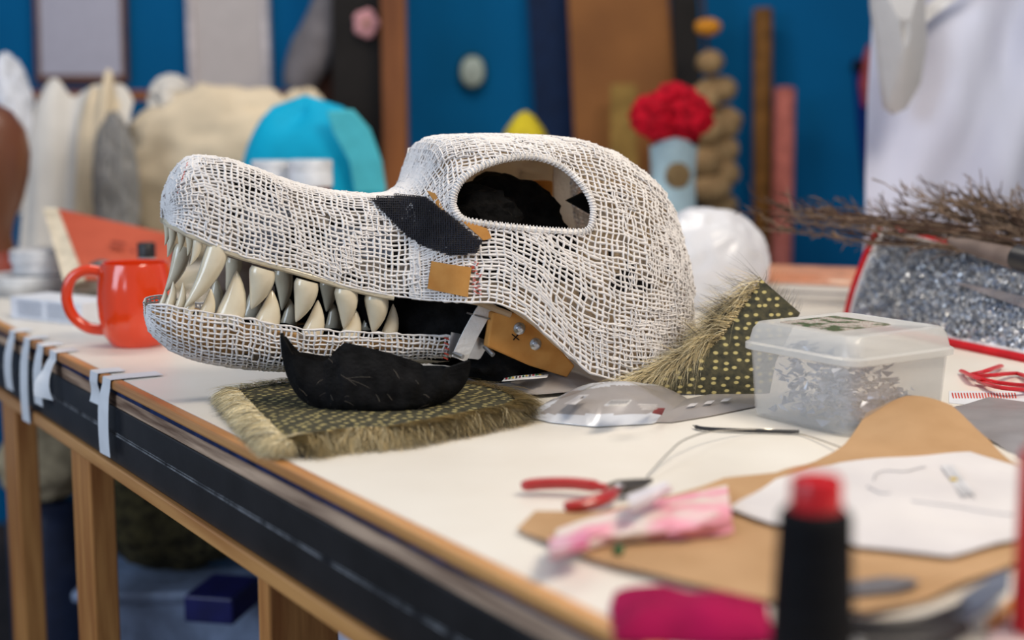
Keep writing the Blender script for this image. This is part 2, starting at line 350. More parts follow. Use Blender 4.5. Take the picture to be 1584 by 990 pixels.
def shell(tab, A, t0, t1, nt, ns, ins, name, mats, parent, lower, pick, thick=.004, cut=None):
    ts = np.linspace(t0, t1, nt); ss = np.linspace(0, 1, ns); P = surf(tab, A, ts, ss, lower, ins); Q = surf(tab, A, ts, ss, lower, ins + thick)
    W = w3(P); W2 = w3(Q); px, py = proj(W); idx = np.arange(nt * ns).reshape(nt, ns); N = nt * ns
    ok = np.ones((nt - 1, ns - 1), bool)
    if cut is not None: hole = (inpoly(px, py, cut) & (P[..., 1] < -.02)) | ((P[..., 1] > .0) & (P[..., 0] > .5)); ok = ~(hole[:-1, :-1] | hole[1:, 1:] | hole[1:, :-1] | hole[:-1, 1:])  # rear far side, out of view, left open to let light inside
    F = []; mi = []
    for i in range(nt - 1):
        for j in range(ns - 1):
            if not ok[i, j]: continue
            F.append((idx[i, j], idx[i + 1, j], idx[i + 1, j + 1], idx[i, j + 1])); mi.append(pick(P[i, j], px[i, j], py[i, j]))
            F.append((N + idx[i, j], N + idx[i, j + 1], N + idx[i + 1, j + 1], N + idx[i + 1, j])); mi.append(0)
            for (a, b, di, dj) in (((i, j), (i + 1, j), 0, -1), ((i + 1, j), (i + 1, j + 1), 1, 0), ((i + 1, j + 1), (i, j + 1), 0, 1), ((i, j + 1), (i, j), -1, 0)):
                ii, jj = i + di, j + dj
                if not (0 <= ii < nt - 1 and 0 <= jj < ns - 1) or not ok[ii, jj]:
                    F.append((idx[b], idx[a], N + idx[a], N + idx[b])); mi.append(0)
    return np_mesh(name, np.concatenate([W.reshape(-1, 3), W2.reshape(-1, 3)]), np.array(F), mats, parent, np.array(mi), True)
def pickU(p, px, py):
    q = noise.noise(Vector(p * 35)); q2 = noise.noise(Vector(p * 90 + np.array([5, 5, 5])))
    near = p[1] < 0
    if near and 735 < px < 885 and 352 < py < 438 and q2 > -.5: return 2
    if near and 940 < px < 1008 and 395 < py < 455 and q > 0: return 2
    if near and ((372 < px < 440 and 312 < py < 400) or (500 < px < 600 and 350 < py < 400)): return 3
    if p[0] < .27: return 2 if (p[0] > .03 and (q + .5 * q2 > .02)) else 1
    return 2 if q + .6 * q2 > .6 else (0 if q2 > -.1 else 1)
shell(UP, UA, .004, tEnd - .01, 110, 120, .006, 'foam_shell', [foam, foamw, darkin, greyin], head, False, pickU, cut=grow(EYE, .02))
# rim round the eye opening: surface points looked up from a dense sampling
dt_ = np.linspace(.004, tEnd - .006, 900); ds_ = np.linspace(0, .5, 640); DP = surf(UP, UA, dt_, ds_); DW = w3(DP); DX, DY = proj(DW)
DN = normals(DP); DN = DN * np.sign(((DP - DP.mean(1, keepdims=True)) * DN).sum(2).mean())
def onhead(px, py, off=0):
    k = np.argmin((DX - px)**2 + (DY - py)**2 + np.where(DP[..., 1] < -.01, 0, 1e6)); i, j = np.unravel_index(k, DX.shape); q = DP[i, j] + DN[i, j] * off; return H(*q)
rim = bez([onhead(*p) for p in EYE + [EYE[0]]], 6)[:-1]
rimo = MB().tube(rim, .0032, 8, True).build('eye_rim', M('rim_white_cord', (238, 235, 233), rough=.6, bump=.8, bscale=300), head)
m = MB()                                   # threads binding the rim
for i in range(0, len(rim)):
    p = rim[i]; d = (rim[(i + 1) % len(rim)] - rim[i - 1]).normalized(); b = d.cross(Vector((.34, -.94, 0))).normalized(); n = Vector((.34, -.94, 0))
    m.tube([p + (b * math.cos(q) + n * math.sin(q)) * .0040 + d * .0006 * q for q in np.linspace(0, 2 * PI, 9)], .0008, 4)
m.build('rim_binding', netm, rimo)
# patches lying on the net
def patch(poly, off, name, m, n=26, thick=.001, mesh=None, label=None, back=False):
    xs = [p[0] for p in poly]; ys = [p[1] for p in poly]
    if mesh:
        nu, nv = mesh; gx, gy = np.meshgrid(np.linspace(min(xs), max(xs), nu), np.linspace(min(ys), max(ys), nv), indexing='ij')
        W = np.array([[onhead(gx[i, j], gy[i, j], off) for j in range(nv)] for i in range(nu)]); N = np.broadcast_to(np.array([.3, -.9, .3]), W.shape)
        gx2 = gx; gy2 = gy; ok = inpoly(gx2, gy2, poly)
        if back:
            idx = np.arange(nu * nv).reshape(nu, nv); k4 = ok[:-1, :-1] & ok[1:, :-1] & ok[1:, 1:] & ok[:-1, 1:]
            return np_mesh(name, W.reshape(-1, 3), np.stack([idx[:-1, :-1], idx[1:, :-1], idx[1:, 1:], idx[:-1, 1:]], -1)[k4], m, head, smooth=True)
        return weave(W, N, ok, .0006, name, m, head, .0002)
    c = np.mean(poly, axis=0); B = []
    for i in range(len(poly)):
        for k in range(5): B.append(np.array(poly[i]) * (1 - k / 5) + np.array(poly[(i + 1) % len(poly)]) * k / 5)
    vs = [onhead(*c, off)]; R = 4
    for r in range(1, R + 1): vs += [onhead(*(c + (b - c) * r / R), off) for b in B]
    k = len(B); fs = [(0, 1 + j, 1 + (j + 1) % k) for j in range(k)]
    for r in range(R - 1): fs += [(1 + r * k + j, 1 + (r + 1) * k + j, 1 + (r + 1) * k + (j + 1) % k, 1 + r * k + (j + 1) % k) for j in range(k)]
    nn = Vector((.34, -.94, .1)); N0 = len(vs); vs = vs + [v - nn * thick for v in vs]
    fs = fs + [tuple(i + N0 for i in reversed(f)) for f in fs] + [(1 + (R - 1) * k + j, 1 + (R - 1) * k + (j + 1) % k, N0 + 1 + (R - 1) * k + (j + 1) % k, N0 + 1 + (R - 1) * k + j) for j in range(k)]
    return MB().add(vs, fs).build(name, m, head, label=label)
tan = M('tan_foam_sheet', (204, 150, 84), rough=.7, rgb2=(182, 124, 62), scale=25, bump=.1)
patch([(671, 404), (729, 413), (724, 459), (664, 446)], .004, 'foam_patch', tan, thick=.003, label='tan foam square')
patch([(664, 296), (676, 300), (692, 330), (681, 322)], .003, 'foam_patch', tan, thick=.002)
patch([(714, 341), (752, 353), (760, 368), (748, 372)], .003, 'foam_patch', tan, thick=.002)
gz = M('black_gauze', (36, 38, 48), rough=.6, var=.2)
GP = [(568, 311), (620, 305), (660, 303), (690, 324), (720, 350), (748, 374), (738, 392), (705, 397), (660, 384), (628, 366), (600, 340)]
patch(GP, .0052, 'black_gauze_patch', gz, mesh=(52, 30)); patch(GP, .0036, 'gauze_backing', M('gauze_backing_dark', (92, 84, 78), rough=.8, rgb2=(50, 48, 50), scale=25), mesh=(52, 30), back=True)
red = M('red_marker_thread', (206, 84, 70), rough=.7)
m = MB()
for k in range(26):
    x = 736 + random.uniform(-7, 6); y = 406 + k * 2; a = random.uniform(-.6, .6)
    m.tube([onhead(x, y, .0018), onhead(x + 4 * math.cos(a), y + 4 * math.sin(a), .0022)], .0005, 4)
for k in range(14):
    x = 276 + k * 1.1; y = 300 - k * 3.4; m.tube([onhead(x, y, .0018), onhead(x + 2, y - 3, .002)], .0004, 4)
m.build('red_stitch_marks', red, head)
# gum rail, palate
def lowedge(px, py, v=-.058): return uvw(px, py, v)
gm = M('ivory_gum_resin', (222, 208, 180), rough=.3, var=.06, coat=.4)
GUM = []
for sgn, nm in ((-1, 'gum_rail'), (1, 'gum_rail')):
    tt = np.linspace(.006, float(np.interp(.235, UP[:, 0], UA)), 30); pts = []
    for t in tt:
        u, wb, h = (float(pchip(UA, UP[:, k], np.array([t]))[0]) for k in (0, 2, 3)); pts.append(H(u, sgn * (h - .0035), wb - .0015))
    GUM.append(MB().tube(pts, .0042, 8).build(nm, gm, head))
def pal(a, b):
    t = .008 + a * float(np.interp(.30, UP[:, 0], UA)); u, wb, h = (float(pchip(UA, UP[:, k], np.array([t]))[0]) for k in (0, 2, 3))
    return H(u, (b - .5) * 2 * (h - .008), wb + .010 + .018 * math.sin(PI * b))
MB().grid(pal, 24, 10, thick=.003).build('palate', M('mauve_palate', (150, 132, 128), rough=.6), head)
# teeth
tooth_m = M('ivory_tooth_enamel', (240, 231, 208), rough=.18, rgb2=(220, 206, 176), scale=18, coat=.6)
TEETH = []
def tooth(r0, tip, wpx, v, vt=None, bend=.06, ext=.006):
    a = HP(*r0, v); b = HP(*tip, v if vt is None else vt); ax = b - a; L = ax.length; d = ax.normalized(); R = wpx / 2 * .00071
    side = Vector(HU); side = (side - d * side.dot(d)).normalized(); dep = d.cross(side)
    ts = [-.10, 0, .06, .2, .38, .56, .74, .88, .96, 1]; rs = [.90, .98, 1, .96, .84, .68, .47, .27, .13, .03]; n = 14; vs = []
    for t, r in zip(ts, rs):
        c = a + d * (L * t) + side * (bend * L * math.sin(PI * max(t, 0)))
        for j in range(n):
            q = 2 * PI * j / n; vs.append(c + side * math.cos(q) * R * r + dep * math.sin(q) * R * r * .85)
    fs = [(i * n + j, i * n + (j + 1) % n, (i + 1) * n + (j + 1) % n, (i + 1) * n + j) for i in range(len(ts) - 1) for j in range(n)] + [tuple(range(n - 1, -1, -1)), tuple((len(ts) - 1) * n + j for j in range(n))]
    TEETH.append((MB().add(vs, fs).build('tooth', tooth_m, head), r0[1] < tip[1], v))
NV = -.051
for r0, tip, w in [((337, 386), (285, 477), 37), ((307, 371), (294, 411), 16), ((406, 421), (389, 478), 42), ((474, 440), (458, 498), 40), ((535, 452), (532, 509), 38), ((582, 462), (577, 516), 40)]: tooth(r0, tip, w, NV)
for r0, tip, w, v in [((267, 347), (261, 390), 14, -.012), ((280, 353), (277, 391), 14, -.03), ((293, 362), (290, 396), 13, -.043), ((259, 346), (255, 380), 12, .006)]: tooth(r0, tip, w, v)
for r0, tip, w in [((282, 388), (254, 454), 29), ((264, 372), (259, 398), 13), ((438, 424), (436, 480), 32), ((508, 440), (505, 482), 30), ((362, 405), (350, 450), 28)]: tooth(r0, tip, w, .045)
for r0, tip, w in [((318, 488), (326, 447), 24), ((354, 493), (366, 418), 45), ((409, 508), (421, 449), 42), ((481, 520), (492, 464), 35), ((541, 520), (551, 480), 32), ((602, 516), (608, 470), 26)]: tooth(r0, tip, w, -.043)
for r0, tip, w, v in [((262, 474), (268, 435), 16, -.022), ((277, 478), (283, 437), 15, -.034), ((252, 470), (256, 446), 12, -.008), ((292, 482), (297, 455), 15, -.044)]: tooth(r0, tip, w, v)
for r0, tip, w in [((330, 478), (334, 430), 30), ((388, 490), (392, 440), 32), ((446, 502), (448, 462), 28), ((515, 508), (514, 468), 28), ((570, 508), (572, 474), 24)]: tooth(r0, tip, w, .048)
# lower jaw
def cheek(u0, u1, nm, m_, v0):
    def fn(a, b):
        u = u0 + (u1 - u0) * a; wb = float(np.interp(u, UP[:, 0], UP[:, 2])); wt = float(np.interp(u, LO[:, 0], LO[:, 1])); h = min(v0, float(np.interp(u, LO[:, 0], LO[:, 3])) - .004)
        return H(u, h + .006 * math.sin(b * PI) + .003 * nz(u * 4, b, 6), wt - .012 + (wb + .012 - wt + .012) * b)
    MB().grid(fn, 16, 8, thick=.003).build(nm, m_, head)
cheek(.05, .125, 'mouth_side_lining', M('mauve_lining', (178, 160, 152), rough=.6), .056)
cheek(.122, .31, 'far_cheek_lining', M('black_fleece', (19, 19, 20), rough=1, var=.3, scale=60, bump=.5, bscale=250), .056)
jaw = MB().blob(H(.0, 0, .085), (.022, .03, .016), .1, 2, 3, 3).build('chin_pad', foam, head)
net(LO, LA, .003, LA[-1], 58, 36, 0, 1, .00128, 'jaw_net', netm, head, lower=True)
def pickL(p, px, py):
    q = noise.noise(Vector(p * 50)); return 0 if (p[2] > .058 or p[0] < .02) and q > -.45 else (2 if q > 0 else 1)
jshell = shell(LO, LA, .004, LA[-1] - .002, 60, 40, .006, 'jaw_foam_shell', [M('jaw_tan_foam', (206, 164, 112), rough=.8), foamw, darkin], head, True, pickL)
for o_, upper, v_ in TEETH: reparent(o_, (GUM[0] if v_ < .02 else GUM[1]) if upper else jshell)
felt = M('black_fleece', (19, 19, 20), rough=1, var=.3, scale=60, bump=.5, bscale=250)
def jl(a, b):
    u = .02 + a * .29; i = lambda k: float(np.interp(u, LO[:, 0], LO[:, k])); h = i(3) - .012
    return H(u, (b - .5) * 2 * h, i(1) - .016 + .01 * math.cos((b - .5) * PI * 2) + .004 * nz(u * 3, b, 12))
MB().grid(jl, 30, 12, thick=.004).build('jaw_lining', felt, jshell)
MB().blob(H(.325, .0, .085), (.105, .068, .062), .16, 2.2, 5, 4).build('mouth_lining', felt, head)
MB().blob(H(.375, -.03, .036), (.06, .06, .036), .15, 2.5, 8, 4, flatten=-.034).build('neck_lining', felt, head)
for k, (x0, y0) in enumerate([(690, 522), (690, 530), (691, 538), (690, 546), (689, 553)]):
    MB().tube([HP(x0 - 3, y0, -.07), HP(x0 + 4, y0 + 3, -.071)], .0009, 5).build('red_edge_stitch', red, jshell)
# inside of the eye: black fabric, white strap, foam block
MB().blob(H(.38, .0, .192), (.072, .04, .054), .2, 1.8, 11, 5, ridged=False).build('black_inner_fabric', felt, head)
MB().blob(H(.338, -.045, .2), (.05, .03, .036), .25, 2.4, 14, 4).build('black_inner_fabric', felt, head)
strap = M('white_elastic', (240, 238, 236), rough=.6, var=.04, stretch=(1, 1, 1), bump=.3, bscale=250)
MB().grid(lambda a, b: H(.484 + .011 * (b - .5) * 2 + .012 * a, .045 + .02 * math.sin(a * PI), .285 - a * .13), 10, 3, thick=.003).build('inner_strap', strap, head)
MB().prism([H(.452, -.045, .218), H(.475, -.05, .229), H(.497, -.055, .205), H(.49, -.06, .195)], Vector(HV) * .008).build('black_strap_tab', felt, head)
MB().box(H(.455, .06, .215), (.03, .03, .045), ANG).build('inner_foam_block', tan, head, False, .003)
# hinge: tan board, bolts, bracket, elastic
HPl = [(762, 483), (800, 484), (838, 508), (890, 566), (878, 584), (820, 566), (754, 537)]
hv = -.098
MB().prism([HP(x, y, hv) for x, y in HPl], Vector(HV) * .016).build('hinge_board', tan, head, False, .002)
steel = M('zinc_steel', (196, 198, 202), rough=.28, metal=.9, var=.1)
for x, y in ((803, 508), (828, 532)):
    p = HP(x, y, hv); bo = MB().lathe(p, [(.0070, -.001), (.0070, .0015), (.0045, .003), (.0045, .0052), (.003, .0062)], 18, axis=-HV).build('bolt', steel, head)
    MB().lathe(p - Vector(HV) * .0060, [(.0022, 0), (.0022, .0012), (.0012, .0016)], 10, axis=-HV).build('bolt_tip', steel, bo)
m = MB()
for a, b in (((792, 517), (803, 526)), ((802, 517), (794, 526))): m.tube([HP(*a, hv - .0006), HP(*b, hv - .0006)], .0007, 4)
m.build('ink_cross', M('black_ink', (30, 24, 22)), head)
m = MB(); m.prism([HP(x, y, -.072) for x, y in [(698, 514), (742, 522), (760, 530), (758, 546), (740, 556), (694, 552)]], Vector(HV) * .002)
hbr = m.build('hinge_bracket', steel, head, False)
for (a, b, r) in (((750, 536), (763, 549), .0030), ((722, 484), (757, 493), .0011), ((702, 546), (716, 552), .0028)):
    MB().tube([HP(*a, -.082), HP(*b, -.094)], r, 8).build('hinge_pin', steel, hbr)
MB().grid(lambda a, b: HP(757 - 46 * a + 22 * (b - .5) - 3 * math.sin(a * 3), 468 + 88 * a + 9 * (b - .5), -.084 - .004 * math.sin(a * PI)), 10, 4, thick=.0025).build('elastic_strap', strap, head)
MB().tube([HP(680, 456, -.088), HP(740, 468, -.097), HP(790, 487, -.1)], .0035, 8).build('cheek_edging', foam, head)
# ------------------------------------------------------------------ fur scraps
def dotted(name, rx=0):
    m = M(name, (84, 80, 62), rough=.9, rgb2=(58, 58, 50), scale=120, bump=.4, bscale=300); nt = m.node_tree; n = nt.nodes; b = n['Principled BSDF']
    src = b.inputs['Base Color'].links[0].from_socket
    tc = n.new('ShaderNodeTexCoord'); mp = n.new('ShaderNodeMapping'); mp.inputs['Scale'].default_value = (72, 120, 120); mp.inputs['Rotation'].default_value = (rx, 0, .3 if not rx else 0)
    vo = n.new('ShaderNodeTexVoronoi'); vo.voronoi_dimensions = '2D'; vo.inputs['Scale'].default_value = 1; vo.inputs['Randomness'].default_value = .55
    rp = n.new('ShaderNodeValToRGB'); rp.color_ramp.elements[0].position = .15; rp.color_ramp.elements[1].position = .25; rp.color_ramp.elements[0].color = (1, 1, 1, 1); rp.color_ramp.elements[1].color = (0, 0, 0, 1)
    mx = n.new('ShaderNodeMixRGB'); mx.inputs[2].default_value = (*s2l(188, 174, 118), 1); L = nt.links.new
    L(tc.outputs['Object'], mp.inputs[0]); L(mp.outputs[0], vo.inputs['Vector']); L(vo.outputs['Distance'], rp.inputs[0]); L(rp.outputs[0], mx.inputs[0]); L(src, mx.inputs[1]); L(mx.outputs[0], b.inputs['Base Color'])
    return m
backing = dotted('dotted_fur_backing'); backing2 = dotted('dotted_fur_backing_upright', PI / 2)
furm = [M('fur_straw', (226, 204, 154), rough=.55, var=.15), M('fur_olive_grey', (170, 156, 122), rough=.6, var=.2), M('fur_dark', (58, 54, 50), rough=.6, var=.2), M('fur_cream', (240, 228, 192), rough=.55, var=.1)]
def fur(name, roots, parent, wts, w=.00036, seg=5):
    """roots: list of (point, direction, length, droop)"""
    V = []; F = []; mi = []
    for p, d, L, dr in roots:
        p = Vector(p); d = Vector(d).normalized(); s = d.cross(Z); s = s.normalized() if s.length > .01 else Vector((1, 0, 0)); k = len(V); mm = random.choices(range(4), wts)[0]
        cur = s * random.gauss(0, .35)
        for i in range(seg + 1):
            t = i / seg; q = p + d * L * t + Z * (-dr * L * t * t) + cur * L * t * t
            q.z = max(q.z, TABLE + .0008); ww = w * (1 - t * .85); V += [q - s * ww, q + s * ww + Z * ww]
            if i: F.append((k + 2 * i - 2, k + 2 * i - 1, k + 2 * i + 1, k + 2 * i)); mi.append(mm)
    o = np_mesh(name, np.array([tuple(v) for v in V]), np.array(F), furm, parent, np.array(mi)); o['kind'] = 'stuff'; return o
SC = [(359, 600), (430, 588), (560, 580), (700, 585), (780, 600), (806, 618), (780, 627), (681, 646), (599, 661), (533, 664), (470, 672), (440, 682), (405, 650), (380, 622)]
scz = .016
SCP = [T(x, y, scz) for x, y in SC]
fs1 = thing('fur_scrap', 'straw coloured faux fur scrap lying pile down with dotted olive backing up', 'fur scrap', T(580, 640))
cx = sum((p.x for p in SCP)) / len(SCP); cy = sum((p.y for p in SCP)) / len(SCP)
MB().sheet([(p.x, p.y) for p in SCP], lambda x, y, r: TABLE + scz - .003 * r**3 + .002 * nz(x, y, 20), .004, 12, 5).build('fur_backing', backing, fs1)
roots = []
for i in range(len(SCP)):
    a, b = SCP[i], SCP[(i + 1) % len(SCP)]; front = 5 <= i <= 13; side = i >= 11
    n = int((b - a).length * (26000 if front else 3000))
    for k in range(n):
        p = a.lerp(b, random.random()); o_ = Vector((p.x - cx, p.y - cy, 0)).normalized()
        e = (b - a).normalized(); outw = Vector((-e.y, e.x, 0)); outw = outw if outw.dot(o_) > 0 else -outw
        clump = noise.noise(p * 60)
        inn = random.random()**2 * .006
        roots.append((p - outw * inn - Z * random.uniform(-.0005, .003), outw + e * (.25 + .6 * clump + random.gauss(0, .2)) * (-1 if not side else .3) + Z * random.uniform(-.2, .3), random.uniform(.022, .046) if not side else random.uniform(.012, .028), random.uniform(.3, .75)))
for vi, nq in ((10, 500), (11, 900), (12, 300), (5, 400)):
    for q in range(nq):
        p = SCP[vi]; o_ = Vector((p.x - cx, p.y - cy, 0)).normalized(); a_ = random.gauss(0, .55); o_ = Matrix.Rotation(a_, 3, 'Z') @ o_
        roots.append((p + Vector((random.uniform(-.008, .008), random.uniform(-.004, .008), random.uniform(-.003, 0))), o_ + Z * random.uniform(-.2, .3), random.uniform(.010, .021), random.uniform(.3, .7)))
fur('fur_pile', roots, fs1, (4, 4.5, 1.2, 2.6))
r2 = []                                     # dark long guard hairs at the left corner
for k in range(220):
    y = random.uniform(612, 650); p = T(372 + (y - 612) * .5, y, random.uniform(.001, .006)); r2.append((p, Vector((-1, .15 + random.uniform(-.2, .2), random.uniform(-.02, .12))), random.uniform(.015, .036), .1))
fur('guard_hairs', r2, fs1, (1, 1, 7, 0), .0005)
# right hand scrap: a folded corner standing up
fs2 = thing('fur_scrap', 'dotted olive faux fur scrap standing up in a fold behind plastic box', 'fur scrap', T(1120, 615))
A_ = [(1178, 432), (1238, 484), (1200, 560), (1190, 612), (1110, 612), (1010, 606), (985, 596), (1060, 560), (1115, 520), (1150, 470)]
def dep2(x, y): return 1.60 + (x - 1100) * .0001 + (612 - y) * .00040
P2 = [at(x, y, dep2(x, y)) for x, y in A_]
c2 = [sum((p[k] for p in P2)) / len(P2) for k in range(3)]
mb = MB(); cpt = Vector(c2) + Vector((0, -.01, 0)); B = []
for i in range(len(P2)):
    for k in range(5): B.append(P2[i].lerp(P2[(i + 1) % len(P2)], k / 5))
vs = [cpt]; R = 6
for r in range(1, R + 1): vs += [cpt.lerp(b, r / R) + Vector((0, -.006 * math.sin(PI * r / R), 0)) for b in B]
k = len(B); fs = [(0, 1 + j, 1 + (j + 1) % k) for j in range(k)]
for r in range(R - 1): fs += [(1 + r * k + j, 1 + (r + 1) * k + j, 1 + (r + 1) * k + (j + 1) % k, 1 + r * k + (j + 1) % k) for j in range(k)]
N0 = len(vs); vs = vs + [v + Vector((0, .004, 0)) for v in vs]; fs = fs + [tuple(i + N0 for i in reversed(f)) for f in fs] + [(1 + (R - 1) * k + j, 1 + (R - 1) * k + (j + 1) % k, N0 + 1 + (R - 1) * k + (j + 1) % k, N0 + 1 + (R - 1) * k + j) for j in range(k)]
mb.add(vs, fs).build('fur_backing', backing2, fs2)
roots = []
for i, dens in ((5, 20000), (6, 26000), (7, 26000), (8, 22000), (9, 5000)):
    a, b = P2[i], P2[(i + 1) % len(P2)]
    for q in range(int((b - a).length * dens)):
        p = a.lerp(b, random.random()); cl = noise.noise(p * 50)
        roots.append((p + Vector((0, random.uniform(-.006, .01), random.uniform(-.008, .004))), Vector((-.75, -.25 + .5 * cl, .15 + .6 * random.random() - .3)), random.uniform(.025, .06), random.uniform(.3, .9)))
fur('fur_pile', roots, fs2, (5, 3.5, 1.5, 3))
r2 = []
for q in range(260):
    t = random.random(); p = P2[8].lerp(P2[0], t) if q % 2 else P2[7].lerp(P2[9], t); r2.append((p, Vector((-.8, random.uniform(-.3, .3), .75 + random.uniform(-.4, .4))), random.uniform(.025, .055), .15))
for q in range(60):
    p = P2[0].lerp(P2[1], random.random()); r2.append((p, Vector((.4, .1, .9)), random.uniform(.012, .025), .1))
fur('guard_hairs', r2, fs2, (1.5, 2, 6, 0), .00045)
# ------------------------------------------------------------------ black fleece cup
cupT = [(433, 515), (452, 548), (500, 560), (525, 541), (600, 560), (650, 575), (690, 570), (728, 558)]
def cup(a, b):
    # a along the rim (left to right), b from rim to bottom
    i = a * (len(cupT) - 1); j = min(int(i), len(cupT) - 2); t = i - j; t = t * t * (3 - 2 * t)
    x = cupT[j][0] * (1 - t) + cupT[j + 1][0] * t; y = cupT[j][1] * (1 - t) + cupT[j + 1][1] * t
    bx = 505 + 125 * a ** .9; by = 646 - 14 * (2 * a - 1) ** 2
    s = math.sin(b * PI / 2); c = math.cos(b * PI / 2); left = 1 - a
    X = bx + (x - bx) * (c ** .8 if c > 0 else 0); Y = y + (by - y) * (s ** 1.0)
    D = 1.452 - .028 * math.sin(PI * min(1, b * 1.0)) * math.sin(PI * a) + .012 * (2 * a - 1) ** 2 - .006 * nz(a, b, 4)
    return at(X, Y, D)
fc = thing('fleece_cup', 'black fleece cupped shape lying on dotted fur scrap', 'fabric piece', T(600, 648, scz))
MB().grid(cup, 44, 16, thick=-.004).build('front_panel', felt, fc)
def cupb(a, b):
    f = cup(a, b); return Vector((f.x, f.y + .055 * math.sin(PI * a) ** .7 * math.cos(b * PI / 2 * .95) + .004, f.z - .004 * (1 - b) ))
MB().grid(cupb, 44, 16, thick=.004).build('back_panel', felt, fc)
r2 = []
lint = M('pale_lint', (150, 140, 128), rough=.8); m = MB()
for q in range(26):
    a, b = random.uniform(.12, .95), random.uniform(.05, .85); p = cup(a, b) + Vector((0, -.0012, 0)); d = cup(min(1, a + random.uniform(-.06, .06)), min(1, max(0, b + random.uniform(-.12, .12)))) + Vector((0, -.0016, 0))
    m.tube([p, p.lerp(d, .5) + Vector((0, -.001, .001)), d], .00009, 3)
m.build('lint_hairs', lint, fc)['kind'] = 'stuff'
# ------------------------------------------------------------------ silver pouches
foil = M('silver_foil', (214, 216, 222), rough=.2, coat=.5, metal=.08, var=.08, scale=12, bump=.25, bscale=25)
foilg = M('grey_printed_foil', (162, 156, 154), rough=.3, metal=.12, var=.08, scale=10, bump=.2, bscale=25)
def pouch(name, poly, z0, hgt, m1, lab, seed, face=None):
    P = [T(x, y, z0) for x, y in poly]; t = thing(name, lab, 'pouch', sum(P, Vector()) / len(P) - Z * z0, 'foil pouches by the costume head')
    zt = lambda x, y, r: TABLE + z0 + .002 + hgt * (1 - r ** 2) * (1 + .25 * nz(x, y, 28, seed))
    mb = MB().sheet([(p.x, p.y) for p in P], zt, .001, 26, 12)
    if face:
        for i, f in enumerate(mb.f):
            x_, y_ = proj(np.mean([mb.v[k] for k in f], axis=0))
            if inpoly(np.array([x_]), np.array([y_]), face)[0]: mb.mi[i] = 1
    mb.build('pouch_body', [m1, foilg], t)
    c = sum(P, Vector()) / len(P)
    def on(px, py, up=.0022):
        q = T(px, py, z0 + hgt * .9); 
        for _ in range(4):
            best = 0; d = Vector((q.x - c.x, q.y - c.y)); ang = math.atan2(d.y, d.x); rb = 1e9
            for i in range(len(P)):
                a, b = P[i] - c, P[(i + 1) % len(P)] - c; den = math.cos(ang) * (b.y - a.y) - math.sin(ang) * (b.x - a.x)
                if abs(den) < 1e-9: continue
                r_ = (a.x * (b.y - a.y) - a.y * (b.x - a.x)) / den; s_ = (a.x * math.sin(ang) - a.y * math.cos(ang)) / den
                if r_ > 0 and -.001 <= s_ <= 1.001: rb = min(rb, r_)
            r = min(1, d.length / rb); zz = zt(q.x, q.y, r) - TABLE; q = T(px, py, zz)
        return q + Z * up
    return t, on
def decal(t, on, quad, name, m, n=8):
    q = [Vector((*p, 0)) for p in quad]
    MB().grid(lambda a, b: on(*(q[0].lerp(q[1], a).lerp(q[3].lerp(q[2], a), b)).xy), n, n).build(name, m, t)
prw = M('pale_print', (206, 202, 202), rough=.4); prd = M('dark_grey_print', (112, 108, 110), rough=.4); prr = M('red_print', (150, 30, 36), rough=.4); prt = M('white_print', (232, 232, 232), rough=.4)
t, on = pouch('foil_pouch', [(812, 646), (840, 628), (880, 611), (950, 605), (1040, 606), (1068, 622), (1055, 640), (1010, 657), (920, 662), (850, 655)], .0, .024, foil, 'silver foil pouch with printed grey face lying in front of costume head', 3, [(835, 640), (880, 606), (950, 596), (1045, 596), (1072, 620), (1040, 637), (960, 641), (880, 641)])
def decal2(quad, name, m, up): decal(t, lambda x, y: on(x, y, up + .0014), quad, name, m, 5)
decal2([(872, 630), (896, 616), (912, 615), (890, 631)], 'printed_icon_panel', prw, .0022)
decal2([(934, 633), (946, 624), (978, 624), (968, 634)], 'barcode_label', prt, .0022)
for k in range(7): decal2([(938 + k * 4.4, 632), (947 + k * 4.2, 625.5), (949 + k * 4.2, 625.5), (940 + k * 4.4, 632)], 'barcode_line', prd, .003)
decal2([(1008, 645), (1014, 637), (1029, 637), (1024, 648)], 'red_logo', prr, .0026)
decal2([(1013, 644), (1016, 640), (1025, 640), (1022, 644)], 'logo_lettering', prt, .0034)
for k in range(3): decal2([(985 + k * 3, 632 + k * 3.5), (988 + k * 3, 630 + k * 3.5), (1018, 631 + k * 3), (1014, 633 + k * 3)], 'print_line', prw, .0022)
t, on = pouch('foil_pouch', [(735, 596), (775, 582), (830, 575), (905, 582), (925, 594), (900, 606), (830, 612), (760, 608)], .004, .016, foilg, 'grey foil pouch with coloured dot print tucked under costume head', 5)
decal2([(776, 595), (782, 588), (850, 581), (846, 589)], 'white_print_panel', prt, .0022)
for k in range(12):
    x = 782 + k * 5.2; y = 592.5 - k * .62
    decal2([(x, y), (x, y - 2.6), (x + 2.8, y - 3), (x + 2.8, y - .4)], 'print_dot', [prr, M('green_print', (60, 130, 70)), M('yellow_print', (220, 190, 60)), M('ink_print', (50, 46, 52))][k % 4], .003)
t, on = pouch('foil_pouch', [(985, 655), (1050, 622), (1100, 612), (1168, 612), (1172, 630), (1100, 645), (1040, 655)], .0, .006, foilg, 'flat grey foil pouch reaching under plastic box', 9)
for k in range(3): decal2([(1062 + k * 26, 634 - k * 4), (1068 + k * 26, 629 - k * 4), (1080 + k * 26, 628 - k * 4), (1074 + k * 26, 633 - k * 4)], 'pale_print_mark', prw, .002)
